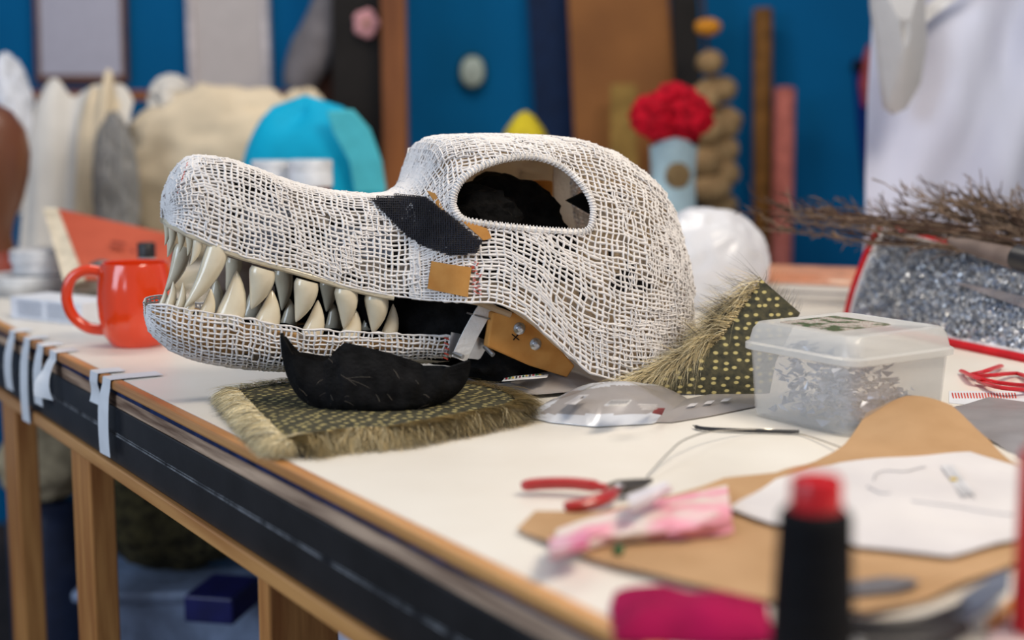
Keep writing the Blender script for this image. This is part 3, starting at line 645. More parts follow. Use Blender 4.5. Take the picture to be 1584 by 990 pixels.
# ------------------------------------------------------------------ plastic box with lid
def frosted(name, rgb, tr):
    m = bpy.data.materials.new(name); m.use_nodes = True; nt = m.node_tree; n = nt.nodes; b = n['Principled BSDF']; L = nt.links.new
    nz_ = n.new('ShaderNodeTexNoise'); nz_.inputs['Scale'].default_value = 25; rp = n.new('ShaderNodeValToRGB'); rp.color_ramp.elements[0].color = (*[c * .93 for c in s2l(*rgb)], 1); rp.color_ramp.elements[1].color = (*s2l(*rgb), 1)
    L(nz_.outputs[0], rp.inputs[0]); L(rp.outputs[0], b.inputs['Base Color']); b.inputs['Roughness'].default_value = .28
    t_ = n.new('ShaderNodeBsdfTransparent'); mx = n.new('ShaderNodeMixShader'); mx.inputs[0].default_value = tr; L(b.outputs[0], mx.inputs[1]); L(t_.outputs[0], mx.inputs[2])
    L(mx.outputs[0], n['Material Output'].inputs['Surface']); return m
frost = frosted('frosted_plastic', (232, 230, 226), .72); frostl = frosted('frosted_lid_plastic', (226, 225, 222), .42)
BF = Vector((.332, 1.365, TABLE)); b1 = Vector((-.56, .83, 0)).normalized(); b2 = Vector((.83, .56, 0)).normalized(); L1, L2 = .152, .150; bang = math.atan2(b2.y, b2.x)
BC = BF + b1 * L1 / 2 + b2 * L2 / 2
def rrect(cx, lx, ly, rad, z, n=6):
    out = []
    for sx, sy, a0 in ((1, 1, 0), (-1, 1, PI / 2), (-1, -1, PI), (1, -1, 1.5 * PI)):
        for k in range(n + 1):
            a = a0 + PI / 2 * k / n; out.append(cx + b2 * (sx * (lx / 2 - rad) + rad * math.cos(a)) + b1 * (sy * (ly / 2 - rad) + rad * math.sin(a)) + Z * z)
    return out
def loft(rings, cap0=True, cap1=True):
    n = len(rings[0]); vs = [p for r in rings for p in r]; fs = [(i * n + j, i * n + (j + 1) % n, (i + 1) * n + (j + 1) % n, (i + 1) * n + j) for i in range(len(rings) - 1) for j in range(n)]
    if cap0: fs.append(tuple(range(n - 1, -1, -1)))
    if cap1: fs.append(tuple((len(rings) - 1) * n + j for j in range(n)))
    return MB().add(vs, fs)
box = thing('storage_box', 'frosted plastic storage box with clip lid holding crumpled clear film', 'box', BC)
loft([rrect(BC, L2 - .012, L1 - .012, .014, .001), rrect(BC, L2 - .008, L1 - .008, .016, .006), rrect(BC, L2, L1, .016, .078), rrect(BC, L2 - .003, L1 - .003, .015, .078), rrect(BC, L2 - .011, L1 - .011, .014, .008), rrect(BC, L2 - .014, L1 - .014, .012, .0035)]).build('box_body', frost, box)
loft([rrect(BC, L2 + .006, L1 + .006, .018, .072), rrect(BC, L2 + .011, L1 + .011, .02, .073), rrect(BC, L2 + .011, L1 + .011, .02, .079), rrect(BC, L2 + .004, L1 + .004, .018, .081), rrect(BC, L2 - .001, L1 - .001, .018, .094), rrect(BC, L2 - .010, L1 - .010, .016, .1005), rrect(BC, L2 - .022, L1 - .022, .012, .1015), rrect(BC, L2 - .025, L1 - .025, .012, .1003)]).build('lid', frostl, box)
st = M('lid_sticker_print', (196, 190, 178), rough=.35, rgb2=(60, 96, 40), scale=45, lo=.44, hi=.52); nt = st.node_tree; n = nt.nodes; bs = n['Principled BSDF']
s0 = bs.inputs['Base Color'].links[0].from_socket; v2 = n.new('ShaderNodeTexNoise'); v2.inputs['Scale'].default_value = 62; r2_ = n.new('ShaderNodeValToRGB'); r2_.color_ramp.elements[0].position = .55; r2_.color_ramp.elements[1].position = .6
mx = n.new('ShaderNodeMixRGB'); mx.inputs[2].default_value = (*s2l(128, 52, 40), 1); nt.links.new(v2.outputs[0], r2_.inputs[0]); nt.links.new(r2_.outputs[0], mx.inputs[0]); nt.links.new(s0, mx.inputs[1]); nt.links.new(mx.outputs[0], bs.inputs['Base Color'])
loft([rrect(BC + b1 * .012 - b2 * .008, .085, .08, .004, .1004), rrect(BC + b1 * .012 - b2 * .008, .085, .08, .004, .1010)]).build('lid_sticker', st, box)
film = M('crumpled_clear_film', (196, 206, 226), rough=.12, metal=.2, var=.2, scale=30)
m = MB()
for q in range(600):
    a = random.uniform(-.5, .32) * (L2 - .03); b = random.uniform(-.5, .45) * (L1 - .03); hh = .058 * math.exp(-((a + .025) / .05) ** 2) + .012; p = BC + b2 * a + b1 * b + Z * (.008 + random.random() * hh)
    r = random.uniform(.004, .011); v = [p + Vector((random.uniform(-1, 1), random.uniform(-1, 1), random.uniform(-.6, .6))) * r for _ in range(4)]
    m.add(v, [(0, 1, 2), (0, 2, 3), (0, 3, 1)])
fo = m.build('crumpled_film', film, None, False); tag(fo, 'crumpled clear plastic film inside frosted storage box', 'plastic film', kind='stuff')
# ------------------------------------------------------------------ pumpkin mug
org = M('orange_glaze', (232, 66, 24), rough=.12, var=.04, scale=6, coat=.6)
MC = T(207, 540); MC.y += .035; MC.x -= .004
rib = lambda q, z: 1 - .035 * (1 - abs(math.sin(q * 4 + .4))) ** 2.2 * max(0, min(1, (z - .004) / .02)) * max(0, min(1, (.118 - z) / .03))
mug = thing('pumpkin_mug', 'glossy orange ribbed pumpkin mug left of the costume head', 'mug', MC)
MB().lathe(MC, [(.032, 0), (.036, .003), (.046, .018), (.0515, .042), (.0525, .065), (.051, .088), (.0475, .105), (.046, .113), (.0445, .1165), (.042, .1155), (.043, .105), (.046, .08), (.046, .04), (.03, .012), (.002, .010)], 64, rib).build('mug_body', org, mug)
hp = [MC + Vector((-.046 + 0 * 1, -.006, .104)), MC + Vector((-.066, -.008, .106)), MC + Vector((-.086, -.01, .094)), MC + Vector((-.093, -.011, .068)), MC + Vector((-.085, -.01, .042)), MC + Vector((-.066, -.008, .026)), MC + Vector((-.042, -.005, .022))]
MB().tube(bez(hp, 6), .0078, 12).build('handle', org, mug)
# ------------------------------------------------------------------ left bench items
def pt(px, py): return T(px, py)
c = T(75, 500); cart = thing('medicine_carton', 'small white printed carton lying flat beside orange mug', 'carton', c)
cm = M('white_card', (224, 227, 234), rough=.5, var=.03)
ca = math.radians(-32); MB().box(c + Vector((.01, .05, .017)), (.165, .075, .034), ca).build('carton_body', cm, cart, False, .001)
Rm = Matrix.Rotation(ca, 3, 'Z'); grey = M('grey_fine_print', (150, 156, 168), rough=.6)
for k in range(2):
    for r in range(8): MB().box(c + Vector((.01, .05, .017)) + Rm @ Vector((-.036 + k * .068, -.0378, .0115 - r * .0031)), (.06 if r % 3 else .052, .0006, .0012), ca).build('print_line', grey, cart, False)
def tub(px, py, rad, h, rgb, lab, lidh=.02, cat='tub', nm='plastic_tub', dy=0):
    c = T(px, py); c.y += rad; t = thing(nm, lab, cat, c)
    MB().lathe(c, [(rad * .86, 0), (rad * .9, .003), (rad * .96, h - lidh), (rad * .9, h - lidh)], 32).build('tub_body', M('tub_' + str(rgb), rgb, rough=.4), t)
    MB().lathe(c, [(rad, h - lidh), (rad * 1.02, h - lidh + .002), (rad * 1.02, h - .003), (rad * .96, h), (rad * .9, h - .001)], 32).build('tub_lid', M('tub_lid_white', (216, 218, 220), rough=.4), t)
    return c
tub(20, 462, .07, .036, (196, 196, 196), 'wide pale grey tub at left edge of bench')
c = T(42, 462); c.y += .07
t = thing('plastic_tub', 'white lidded tub stacked on wide grey tub by brown head form', 'tub', c + Z * .0385)
MB().lathe(c + Z * .0385, [(.046, 0), (.046, .02), (.05, .021), (.05, .041), (.047, .043), (.02, .043)], 32).build('tub_body', M('tub_white', (214, 214, 216), rough=.4), t)
# brown head form
c = at(-22, 400, 2.75); c.z = TABLE; t = thing('head_form', 'smooth brown head form on a neck at left edge of bench', 'head form', c)
br = M('brown_smooth_form', (112, 66, 42), rough=.35, var=.08, scale=6)
MB().lathe(c + Z * .06, [(.055, 0), (.05, .03), (.056, .06), (.075, .1), (.088, .15), (.092, .19), (.085, .235), (.062, .27), (.03, .288), (.003, .292)], 36).build('form_body', br, t)
MB().lathe(c, [(.085, 0), (.085, .02), (.06, .05), (.055, .062)], 36).build('form_base', M('form_base_red', (150, 62, 44), rough=.4), t)
# orange red open box file
t = thing('box_file', 'open terracotta red card folder with cream edge behind mug', 'folder', T(160, 452))
rc = M('terracotta_card', (196, 92, 66), rough=.5, rgb2=(180, 80, 56), scale=8); cc = M('cream_card', (214, 202, 180), rough=.6)
q = [at(86, 322, 2.62), at(262, 362, 2.58), at(268, 430, 2.42), at(128, 432, 2.42)]
MB().prism(q, Vector((-.003, .012, -.004))).build('cover', rc, t, False)
q = [at(66, 322, 2.6), at(88, 322, 2.61), at(130, 432, 2.41), at(100, 440, 2.40)]; MB().prism(q, Vector((0, .012, -.004))).build('spine', cc, t, False)
MB().box(T(150, 452) + Vector((.05, .11, .012)), (.2, .17, .022), -.1).build('page_block', cc, t, False, .001)
for x0, y0, w_ in ((172, 372, 22), (190, 384, 18), (180, 394, 26)): MB().prism([at(x0, y0, 2.522), at(x0 + w_, y0 + 3, 2.517), at(x0 + w_, y0 + 7, 2.508), at(x0, y0 + 4, 2.512)], (0, .001, 0)).build('printed_word', M('dark_red_print', (140, 58, 44)), t, False)
# white bottle with black cap, metal knob
c = T(230, 485); t = thing('glue_bottle', 'white bottle with black cap standing behind orange mug', 'bottle', c)
MB().lathe(c, [(.026, 0), (.027, .004), (.027, .062), (.022, .08), (.012, .09), (.011, .095)], 28).build('bottle_body', M('white_plastic', (228, 228, 230), rough=.35), t)
MB().lathe(c + Z * .092, [(.0145, 0), (.0145, .022), (.013, .024), (.002, .024)], 24).build('bottle_cap', M('black_plastic', (28, 26, 28), rough=.4), t)
c = T(160, 478); t = thing('tarnished_spoon', 'small tarnished spoon standing behind orange mug rim', 'spoon', c)
MB().lathe(c, [(.008, 0), (.006, .03), (.006, .06)], 14).build('spoon_handle', steel, t); MB().blob(c + Z * .07, (.022, .018, .013), .1, 2, 2, 3).build('spoon_bowl', M('tarnished_metal', (130, 124, 118), rough=.4, metal=.6), t)
# jars behind the snout
def jar(px, pyt, w, Y, lab, body, cap):
    c = at(px, pyt, Y); top = c.z; r = w / 2 * Y / FPX; c.z = TABLE; h = top - TABLE; t = thing('lidded_jar', lab, 'jar', c)
    MB().lathe(c, [(r * .93, 0), (r * .97, .006), (r * .97, h - r * 1.35), (r * .9, h - r * 1.2), (r * .85, h - r * 1.15)], 32).build('jar_body', body, t)
    MB().lathe(c, [(r * .9, h - r * 1.2), (r, h - r * 1.18), (r, h - r * .55), (r * .97, h - r * .5), (r, h - r * .45), (r, h - .003), (r * .95, h), (r * .1, h)], 32).build('jar_lid', cap, t)
wl = M('white_lid', (222, 224, 228), rough=.35)
jar(480, 247, 68, 2.45, 'brown jar with white screw lid, right of the pair behind snout', M('amber_paint', (112, 62, 40), rough=.25), wl)
jar(420, 248, 62, 2.5, 'dark jar with white lid, left of the pair behind snout', M('black_jar', (40, 40, 44), rough=.3), wl)
# turquoise cloth heap
t = thing('turquoise_cloth', 'bright turquoise folded cloth heap behind snout', 'cloth', T(480, 420))
tq = M('turquoise_cloth', (0, 158, 196), rough=.7, var=.08, scale=6, bump=.2, bscale=60); tq2 = M('pale_turquoise_cloth', (78, 182, 196), rough=.7, var=.06)
def heap(a, b):
    al = a * 2 * PI; zz = b; k = (1 - b ** 4.0) ** .5; X = 0; ctr = at(476, 300, 2.85)
    return Vector((ctr.x + .148 * k * math.cos(al) * (1 + .06 * math.sin(3 * al + 1)), ctr.y + .11 * k * math.sin(al), TABLE + (.345 + .018 * math.cos(2 * al + .6)) * zz + .012 * nz(al, b * 2, 1.2, 4)))
MB().grid(heap, 56, 16).build('cloth_body', tq, t)
fp = [(505, 172), (545, 169), (572, 200), (590, 250), (597, 298), (548, 298), (540, 250), (515, 205)]
MB().prism([at(x, y, 2.735) for x, y in fp], (0, .02, 0)).build('folded_flap', tq2, t, False, .004)
# ------------------------------------------------------------------ right bench items
wb = frosted('white_bag_film', (240, 240, 244), .12)
MB_ = MB().blob(T(1100, 480) + Vector((0, .06, .07)), (.10, .08, .094), .07, 1.6, 21, 5, ridged=True, flatten=-.069)
tag(MB_.build('plastic_bag', wb), 'crumpled white plastic bag behind the costume head', 'bag')
# magazines
base = T(1262, 478); base.y += .17
for k, (dx, rz, th, rgb, lab, nm) in enumerate([(.02, -.30, .016, (232, 228, 224), 'white paged magazine at bottom of stack by silver pouch', 'magazine'), (.0, -.34, .010, (96, 88, 100), 'dark covered magazine in the middle of stack by silver pouch', 'magazine'), (.0, -.36, .014, (236, 168, 128), 'peach covered magazine on top of stack by silver pouch', 'magazine')]):
    zz = TABLE + sum((.016, .010, .014)[:k]) + .0005 * k; c = Vector((base.x + dx, base.y, zz)); t = thing(nm, lab, 'magazine', c, 'magazines in a stack')
    MB().box(c + Z * (th / 2 - .0008), (.34, .30, th - .0016), rz).build('pages', M('page_edges', (228, 222, 214), rough=.7, scale=200, stretch=(.1, .1, 8)), t, False)
    MB().box(c + Z * (th - .0006), (.344, .304, .001), rz).build('cover', M('cover_%d' % k, rgb, rough=.35), t, False)
    if k == 2:
        R_ = Matrix.Rotation(rz, 3, 'Z')
        for j in range(6): MB().box(c + Z * (th + .0002) + R_ @ Vector((-.02 + .01 * (j % 2), -.11 + .02 * j, 0)), (.13, .004, .0005), rz).build('print_line', M('dark_peach_print', (206, 138, 104)), t, False)
        MB().lathe(c + Z * (th - .0001) + R_ @ Vector((.09, -.10, 0)), [(.02, 0), (.02, .0006)], 24).build('round_badge', M('badge_cream', (244, 214, 190)), t)
# silver tinsel pouch
BL, BR, TL, TR = T(1318, 500), T(1660, 572), None, None
TL = at(1372, 356, 2.19); TR = at(1660, 440, 1.93)
def face(a, b, off=0):
    lo = BL.lerp(BR, a); hi = TL.lerp(TR, a); p = lo.lerp(hi, b); n = Vector((-.82, -.45, .35)).normalized(); bul = math.sin(PI * min(1, max(0, a * .9 + .06))) ** .5 * math.sin(PI * min(1, b * .88 + .06)) ** .6
    return p + n * (.028 * bul + off)
bag = thing('tinsel_pouch', 'silver tinsel zip pouch with red piping behind plastic box', 'pouch', BL.lerp(BR, .5))
dk = M('grey_silver_cloth', (150, 154, 162), rough=.4, metal=.5, var=.2, scale=80)
MB().grid(lambda a, b: face(a, b), 24, 16, thick=.004).build('front_panel', dk, bag)
MB().grid(lambda a, b: face(a, b, -.012) + Vector((.03, .02, 0)) * math.sin(PI * b), 12, 8, thick=-.004).build('back_panel', M('red_cloth', (176, 26, 34), rough=.7), bag)
V = []; F = []; mi = []
for q in range(15000):
    a, b = random.uniform(.02, 1), random.uniform(.02, .97); p = face(a, b, random.uniform(.0005, .004)); k = len(V)
    d = Vector((random.gauss(0, 1), random.gauss(0, .6), random.gauss(0, 1))).normalized(); e = d.cross(Vector((random.gauss(0, 1), random.gauss(0, 1), random.gauss(0, 1)))).normalized()
    l_ = random.uniform(.0012, .0034); w_ = random.uniform(.0006, .0013); V += [p - d * l_ - e * w_, p + d * l_ - e * w_, p + d * l_ + e * w_, p - d * l_ + e * w_]; F.append((k, k + 1, k + 2, k + 3)); mi.append(random.choices((0, 1, 2), (6, 3, 2))[0])
o = np_mesh('tinsel_pile', np.array([tuple(v) for v in V]), np.array(F), [M('silver_tinsel', (236, 238, 242), rough=.3, metal=.7, var=.05), M('blue_silver_tinsel', (176, 192, 218), rough=.3, metal=.7, var=.05), M('dark_tinsel', (120, 122, 128), rough=.3, metal=.9, var=.1)], bag, np.array(mi)); o['kind'] = 'stuff'
edge = [face(0, b) for b in np.linspace(0, 1, 10)] + [face(a, 1) for a in np.linspace(.04, 1, 14)]
wp = M('white_piping', (222, 220, 222), rough=.5); rp_ = M('red_zip_tape', (196, 28, 38), rough=.55)
MB().tube(edge, .0045, 8).build('white_piping', wp, bag); MB().tube([p + Vector((-.001, .012, .003)) for p in edge], .0085, 8).build('red_side_tape', rp_, bag)
eb = [face(a, 0) for a in np.linspace(0, 1, 14)]; MB().tube([p + Vector((0, 0, .007)) for p in eb], .004, 8).build('white_piping', wp, bag); MB().tube([p + Vector((-.004, -.006, .001)) for p in eb], .0065, 8).build('red_base_tape', rp_, bag)
MB().grid(lambda a, b: face(.52 + .5 * a, .62 - .2 * a * 0 + (.20 * b - .02) * (a ** .8) + .0 - .12 * a, .0055), 12, 5).build('smooth_band', M('mauve_grey_band', (168, 156, 156), rough=.35), bag)
# dried twigs
tw = thing('twig_bundle', 'bundle of dry brown branching twigs laid across tinsel pouch', 'twigs', at(1420, 350, 2.0))
twm = M('dry_twig_bark', (132, 112, 96), rough=.85, var=.25, scale=60); twd = M('dark_twig_bark', (86, 66, 56), rough=.85, var=.25)
def twig(px0, py0, D0, px1, py1, D1, r, br, nm='twig'):
    m = MB(); a, b = at(px0, py0, D0), at(px1, py1, D1); sag = random.uniform(-.01, .012); path = [a.lerp(b, k / 9) + Vector((random.uniform(-.003, .003), random.uniform(-.004, .004), sag * math.sin(PI * k / 9) + random.uniform(-.0025, .0025))) for k in range(10)]
    m.tube(path, [r * (1 - .75 * k / 9) for k in range(10)], 5)
    for q in range(br):
        k = random.randint(2, 9); p = path[k]; d = ((b - a).normalized() * random.uniform(.4, 1) + Vector((random.uniform(-.4, .4), random.uniform(-.5, .5), random.uniform(-.35, .8)))).normalized(); L = random.uniform(.012, .04)
        pp = [p + d * L * s + Vector((0, 0, random.uniform(-.002, .002))) for s in (0, .35, .7, 1)]; m.tube(pp, [r * .55, r * .45, r * .35, r * .25], 4)
        for _ in range(2):
            e = (d + Vector((random.uniform(-.8, .8), random.uniform(-.6, .6), random.uniform(-.7, .8)))).normalized(); s = pp[random.randint(1, 3)]; m.tube([s, s + e * L * .5], [r * .35, r * .2], 4)
    m.build(nm, random.choice((twm, twm, twd)), tw)
for q in range(26): twig(1640, random.uniform(365, 405), random.uniform(1.93, 2.0), random.uniform(1175, 1330), random.uniform(312, 352) , random.uniform(2.08, 2.24), .0022, 9)
for q in range(26): twig(1650, random.uniform(350, 400), random.uniform(1.93, 2.0), random.uniform(1390, 1540), random.uniform(300, 345), random.uniform(1.98, 2.1), .0024, 11)
for q in range(3): twig(1420, 375 , 2.08, random.uniform(1280, 1310), random.uniform(360, 376), 2.12, .0015, 6)
MB().lathe(at(1468, 372, 1.985), [(.004, 0), (.010, .03), (.014, .09), (.016, .14)], 20, axis=(at(1640, 420, 1.86) - at(1468, 372, 1.985))).build('paper_sleeve', M('taupe_paper_sleeve', (120, 106, 100), rough=.6), tw)
MB().lathe(at(1572, 398, 1.885), [(.0165, 0), (.017, .004), (.017, .05), (.012, .052)], 20, axis=(at(1640, 416, 1.82) - at(1572, 398, 1.885))).build('black_end_band', M('black_band', (34, 32, 34), rough=.4), tw)
# red glitter cord
m = MB(); rg = M('red_glitter_cord', (206, 36, 46), rough=.35, rgb2=(236, 150, 150), scale=260, lo=.2, hi=.38)
cordt = thing('red_cord_bow', 'red glitter cord scrap lying beside tinsel pouch base', 'cord', T(1545, 590))
for pth in ([(1488, 574), (1510, 584), (1545, 592), (1600, 598)], [(1500, 580), (1525, 574), (1548, 566)], [(1505, 583), (1540, 580), (1575, 578), (1605, 592)], [(1515, 590), (1550, 600), (1605, 604)]):
    MB().tube(bez([T(x, y, .004 + .007 * (k % 2)) for k, (x, y) in enumerate(pth)], 5), .0042, 7, flat=.6).build('cord_strand', rg, cordt)
# ruler strip, grey sheet, pen
q = [T(1468, 606), T(1620, 606), T(1620, 640), T(1468, 624)]
t = thing('paper_ruler', 'white paper strip with red scale marks under grey sheet', 'ruler', T(1530, 618)); MB().prism(q, Z * .0008).build('paper', cm, t, False)
for k in range(22): MB().prism([T(1472 + k * 4.6, 608, .001), T(1474 + k * 4.6, 608, .001), T(1476 + k * 4.6, 616, .001), T(1474 + k * 4.6, 616, .001)], Z * .0003).build('scale_mark', red, t, False)
P_ = [T(x, y, .003) for x, y in [(1425, 646), (1480, 626), (1530, 614), (1660, 628), (1660, 750), (1590, 712), (1520, 672)]]
tag(MB().sheet([(p.x, p.y) for p in P_], lambda x, y, r: TABLE + .002 + .004 * (1 - r * r) + .003 * nz(x, y, 18), .0006).build('grey_sheet', M('grey_plastic_sheet', (146, 142, 144), rough=.35, var=.06)), 'grey plastic sheet behind the brown kraft paper', 'sheet')
tag(MB().tube([T(1434, 639, .004), T(1475, 637, .004)], .0032, 8).build('blue_pen', M('blue_pen_plastic', (44, 56, 150), rough=.35)), 'blue pen end poking out beside plastic box', 'pen')
# kraft paper, two sheets
kr = M('kraft_paper', (190, 154, 116), rough=.75, rgb2=(176, 140, 102), scale=14, bump=.15, bscale=40)
def psheet(name, pts, zf, m, lab, cat, th=.0006, rings=14):
    P = [T(x, y, .002) for x, y in pts]; return tag(MB().sheet([(p.x, p.y) for p in P], zf, th, rings, 6).build(name, m), lab, cat)
K0 = T(1420, 668); 
def kz(x, y, r):
    p = Vector((x, y)); d = (p - K0.xy).length; return TABLE + .002 + .034 * math.exp(-(d / .07) ** 2) + .003 * (1 + nz(x, y, 16)) 
psheet('kraft_paper', [(800, 822), (828, 798), (850, 806), (930, 795), (1040, 770), (1120, 745), (1200, 738), (1290, 706), (1340, 668), (1400, 664), (1470, 672), (1530, 694), (1570, 722), (1680, 790), (1680, 840), (1560, 880), (1440, 930), (1340, 955), (1220, 940), (1050, 905), (950, 880), (880, 858)], kz, kr, 'large torn brown kraft paper sheet under pink tissue and thread cone', 'paper')
def wz(x, y, r): return kz(x, y, r) + .004 + .003 * nz(x, y, 14, 2) * (1 - r)
sk = psheet('pattern_paper', [(1128, 800), (1200, 752), (1300, 725), (1420, 716), (1500, 712), (1580, 735), (1600, 800), (1570, 850), (1470, 872), (1330, 858), (1190, 822)], wz, M('white_pattern_paper', (222, 218, 218), rough=.7, rgb2=(208, 204, 206), scale=8), 'white sheet with faint pencil sketch lying on kraft paper', 'paper', .0005)
pm = M('pencil_grey', (176, 176, 182), rough=.7)
def wpt(px, py):
    q = T(px, py, .01)
    for _ in range(4): q = T(px, py, wz(q.x, q.y, .6) - TABLE + .0012)
    return q
for pth in ([(1352, 742), (1356, 732), (1372, 728), (1400, 729), (1420, 724), (1432, 722)], [(1465, 720), (1490, 752), (1508, 770)], [(1410, 775), (1470, 782), (1530, 792), (1568, 796)], [(1342, 752), (1360, 762), (1378, 762)]):
    MB().tube(bez([wpt(*p) for p in pth], 5), .0005, 4).build('pencil_line', pm, sk)
MB().prism([wpt(1455, 720), wpt(1474, 719), wpt(1508, 764), wpt(1488, 768)], Z * .0002).build('shaded_band', M('pencil_shade', (206, 206, 210)), sk, False)
MB().lathe(wpt(1475, 742), [(.003, 0), (.003, .001)], 12).build('yellow_dot', M('yellow_mark', (226, 190, 40)), sk)
# pink tissue
pk = M('pink_tissue', (232, 160, 178), rough=.7, rgb2=(226, 214, 206), scale=16, stretch=(1, 1, 3), lo=.42, hi=.54); 
tis = thing('pink_tissue', 'crumpled pink and white tissue twist on kraft paper', 'tissue', T(1000, 815, .004))
def tis_f(a, b):
    l = Vector((855 + 280 * a, 868 - 52 * a - 8 * math.sin(a * 5))); h = Vector((860 + 265 * a, 820 - 70 * a ** .8)); p = l.lerp(h, b)
    return T(p.x, p.y, .006 + (.007 + .009 * a) * math.sin(PI * b) * (1 + .4 * nz(a * 3, b * 2, 1.5, 6)) + .002 * nz(a, b, 9, 1))
MB().grid(tis_f, 30, 14, thick=.001).build('tissue_body', pk, tis)
MB().grid(lambda a, b: T(970 + 60 * a + 10 * b, 782 - 30 * a + (2 * b - 1) * 14 * (1 - a * .6), .02 + .014 * math.sin(PI * b)), 8, 6, thick=.001).build('white_tissue_tip', M('white_tissue', (232, 226, 232), rough=.7), tis)
MB().grid(lambda a, b: T(850 + 60 * a, 866 - 18 * a - 34 * b * (1 - .2 * a), .014 + .012 * math.sin(PI * b)), 8, 6, thick=.001).build('magenta_tissue_end', M('magenta_tissue', (222, 92, 146), rough=.7, rgb2=(214, 200, 208), scale=40), tis)
MB().blob(T(957, 851, .008), (.004, .004, .004), .1, 2, 1, 2).build('green_bead', M('green_bead', (20, 110, 60), rough=.4), tis)
# pliers
pl = thing('pliers', 'small pliers with red dipped handles lying on white bench top', 'pliers', T(905, 765))
rh = M('red_dipped_vinyl', (176, 40, 38), rough=.3, var=.06, coat=.3); ps = M('dark_plier_steel', (96, 90, 84), rough=.35, metal=.8)
MB().tube(bez([T(806, 752, .008), T(840, 748, .010), T(890, 748, .011), T(940, 755, .010)], 6), [.003, .0052, .0060] + [.0066] * 13 + [.0045] * 3, 10, flat=.8).build('handle', rh, pl)
MB().tube(bez([T(872, 784, .008), T(905, 780, .010), T(935, 771, .011), T(953, 758, .010)], 6), [.003, .0052, .0058] + [.0066] * 13 + [.0045] * 3, 10, flat=.8).build('handle', rh, pl)
MB().tube([T(936, 756, .009), T(955, 751, .010), T(980, 747, .009), T(1008, 742, .006)], [.005, .0065, .005, .0015], 8, flat=.7).build('jaw', ps, pl)
MB().tube([T(950, 757, .008), T(966, 757, .009), T(988, 751, .008), T(1008, 744, .006)], [.004, .006, .0045, .0015], 8, flat=.7).build('jaw', ps, pl)
MB().lathe(T(958, 754, .013), [(.004, 0), (.004, .002), (.002, .003)], 14).build('pivot', steel, pl)
tag(MB().tube(bez([T(1000, 738, .002), T(1035, 700, .012), T(1060, 680, .016), T(1105, 667, .012), T(1180, 664, .004), T(1240, 672, .002), T(1300, 692, .006)], 8), .0008, 6).build('silver_wire', M('silver_wire', (206, 200, 190), rough=.25, metal=.9)), 'thin curved silver wire leading from pliers to plastic box', 'wire')
tag(MB().tube(bez([T(1072, 658, .003), T(1090, 663, .003), T(1160, 666, .003), T(1236, 668, .003)], 6), [.0006] * 3 + [.0022] * 16, 6).build('black_strap', M('black_strap_plastic', (26, 28, 36), rough=.3)), 'thin black plastic strap lying in front of plastic box', 'strap')
# thread cone
c = T(1254, 1040); t = thing('thread_cone', 'cone of black sewing thread with red plastic top', 'thread cone', c)
bt = M('black_thread', (15, 16, 21), rough=.7, rgb2=(7, 7, 10), scale=220, stretch=(.05, .05, 1), bump=.5, bscale=500)
prof = [(.021, .001), (.0235, .004)] + [(.0237 - .0035 * k / 40 + (.0002 if k % 2 else 0), .006 + .0865 * k / 40) for k in range(41)] + [(.0175, .0955), (.012, .0965)]
MB().lathe(c, prof, 40).build('thread_winding', bt, t)
MB().lathe(c, [(.0148, .095), (.0146, .1005), (.0143, .112), (.0132, .1138), (.0128, .1115), (.002, .111)], 32).build('cone_top', M('red_plastic', (214, 28, 34), rough=.3), t)
MB().lathe(c, [(.022, 0), (.022, .002), (.02, .003)], 32).build('cone_foot', MATS['red_plastic'], t)
# magenta felt
t_ = MB().sheet([(p.x, p.y) for p in [T(x, y, .006) for x, y in [(944, 935), (950, 912), (1010, 910), (1080, 925), (1185, 930), (1200, 985), (1120, 990), (1040, 984), (950, 985)]]], lambda x, y, r: TABLE + .004 + .014 * (1 - r ** 3) + .003 * nz(x, y, 30), .003)
tag(t_.build('magenta_felt', M('magenta_felt', (160, 8, 72), rough=.8, var=.12, scale=25, bump=.3, bscale=200)), 'folded magenta felt piece at bench edge beside thread cone', 'felt')
# red can at right edge, flat grey piece, scissors, yellow pencil
c = T(1607, 985); t = thing('red_bottle', 'tall red bottle cut by right picture edge', 'bottle', c)
rdm = M('red_bottle_plastic', (206, 16, 36), rough=.35, var=.05)
MB().lathe(c, [(.0150, 0), (.0165, .002), (.0165, .11), (.0145, .116), (.011, .118)], 28).build('bottle_body', rdm, t); MB().lathe(c + Z * .118, [(.011, 0), (.011, .016), (.009, .018), (.002, .018)], 24).build('bottle_cap', rdm, t)
tag(MB().prism([T(x, y, .0085) for x, y in [(1312, 902), (1370, 894), (1412, 897), (1422, 904), (1390, 914), (1312, 924)]], Z * .0012).build('flat_grey_piece', M('flat_grey_metal', (128, 124, 126), rough=.4, metal=.4)), 'flat grey piece lying on kraft paper beside thread cone', 'file')  # thin flat grey shape on the kraft paper
sc = thing('scissors', 'grey bladed scissors with black handles at lower right', 'scissors', T(1450, 960))
MB().prism([T(x, y, .012) for x, y in [(1470, 950), (1490, 925), (1540, 893), (1562, 888), (1560, 915), (1520, 950), (1490, 968)]], Z * .003).build('blade', M('scissor_blade', (122, 130, 146), rough=.3, metal=.5), sc, False, .0005)
bh = M('black_handle', (36, 32, 36), rough=.4)
MB().tube(bez([T(1300, 968, .008), T(1360, 972, .009), T(1430, 966, .010), T(1490, 945, .012)], 6), .0062, 10).build('handle', bh, sc)
MB().tube(bez([T(1340, 1000, .008), T(1420, 995, .009), T(1490, 968, .012)], 6), .0065, 10).build('handle', bh, sc)
pe = thing('yellow_pencil', 'yellow pencil end beside scissors at lower right', 'pencil', T(1550, 950)); a, b = T(1532, 966, .006), T(1572, 928, .012)
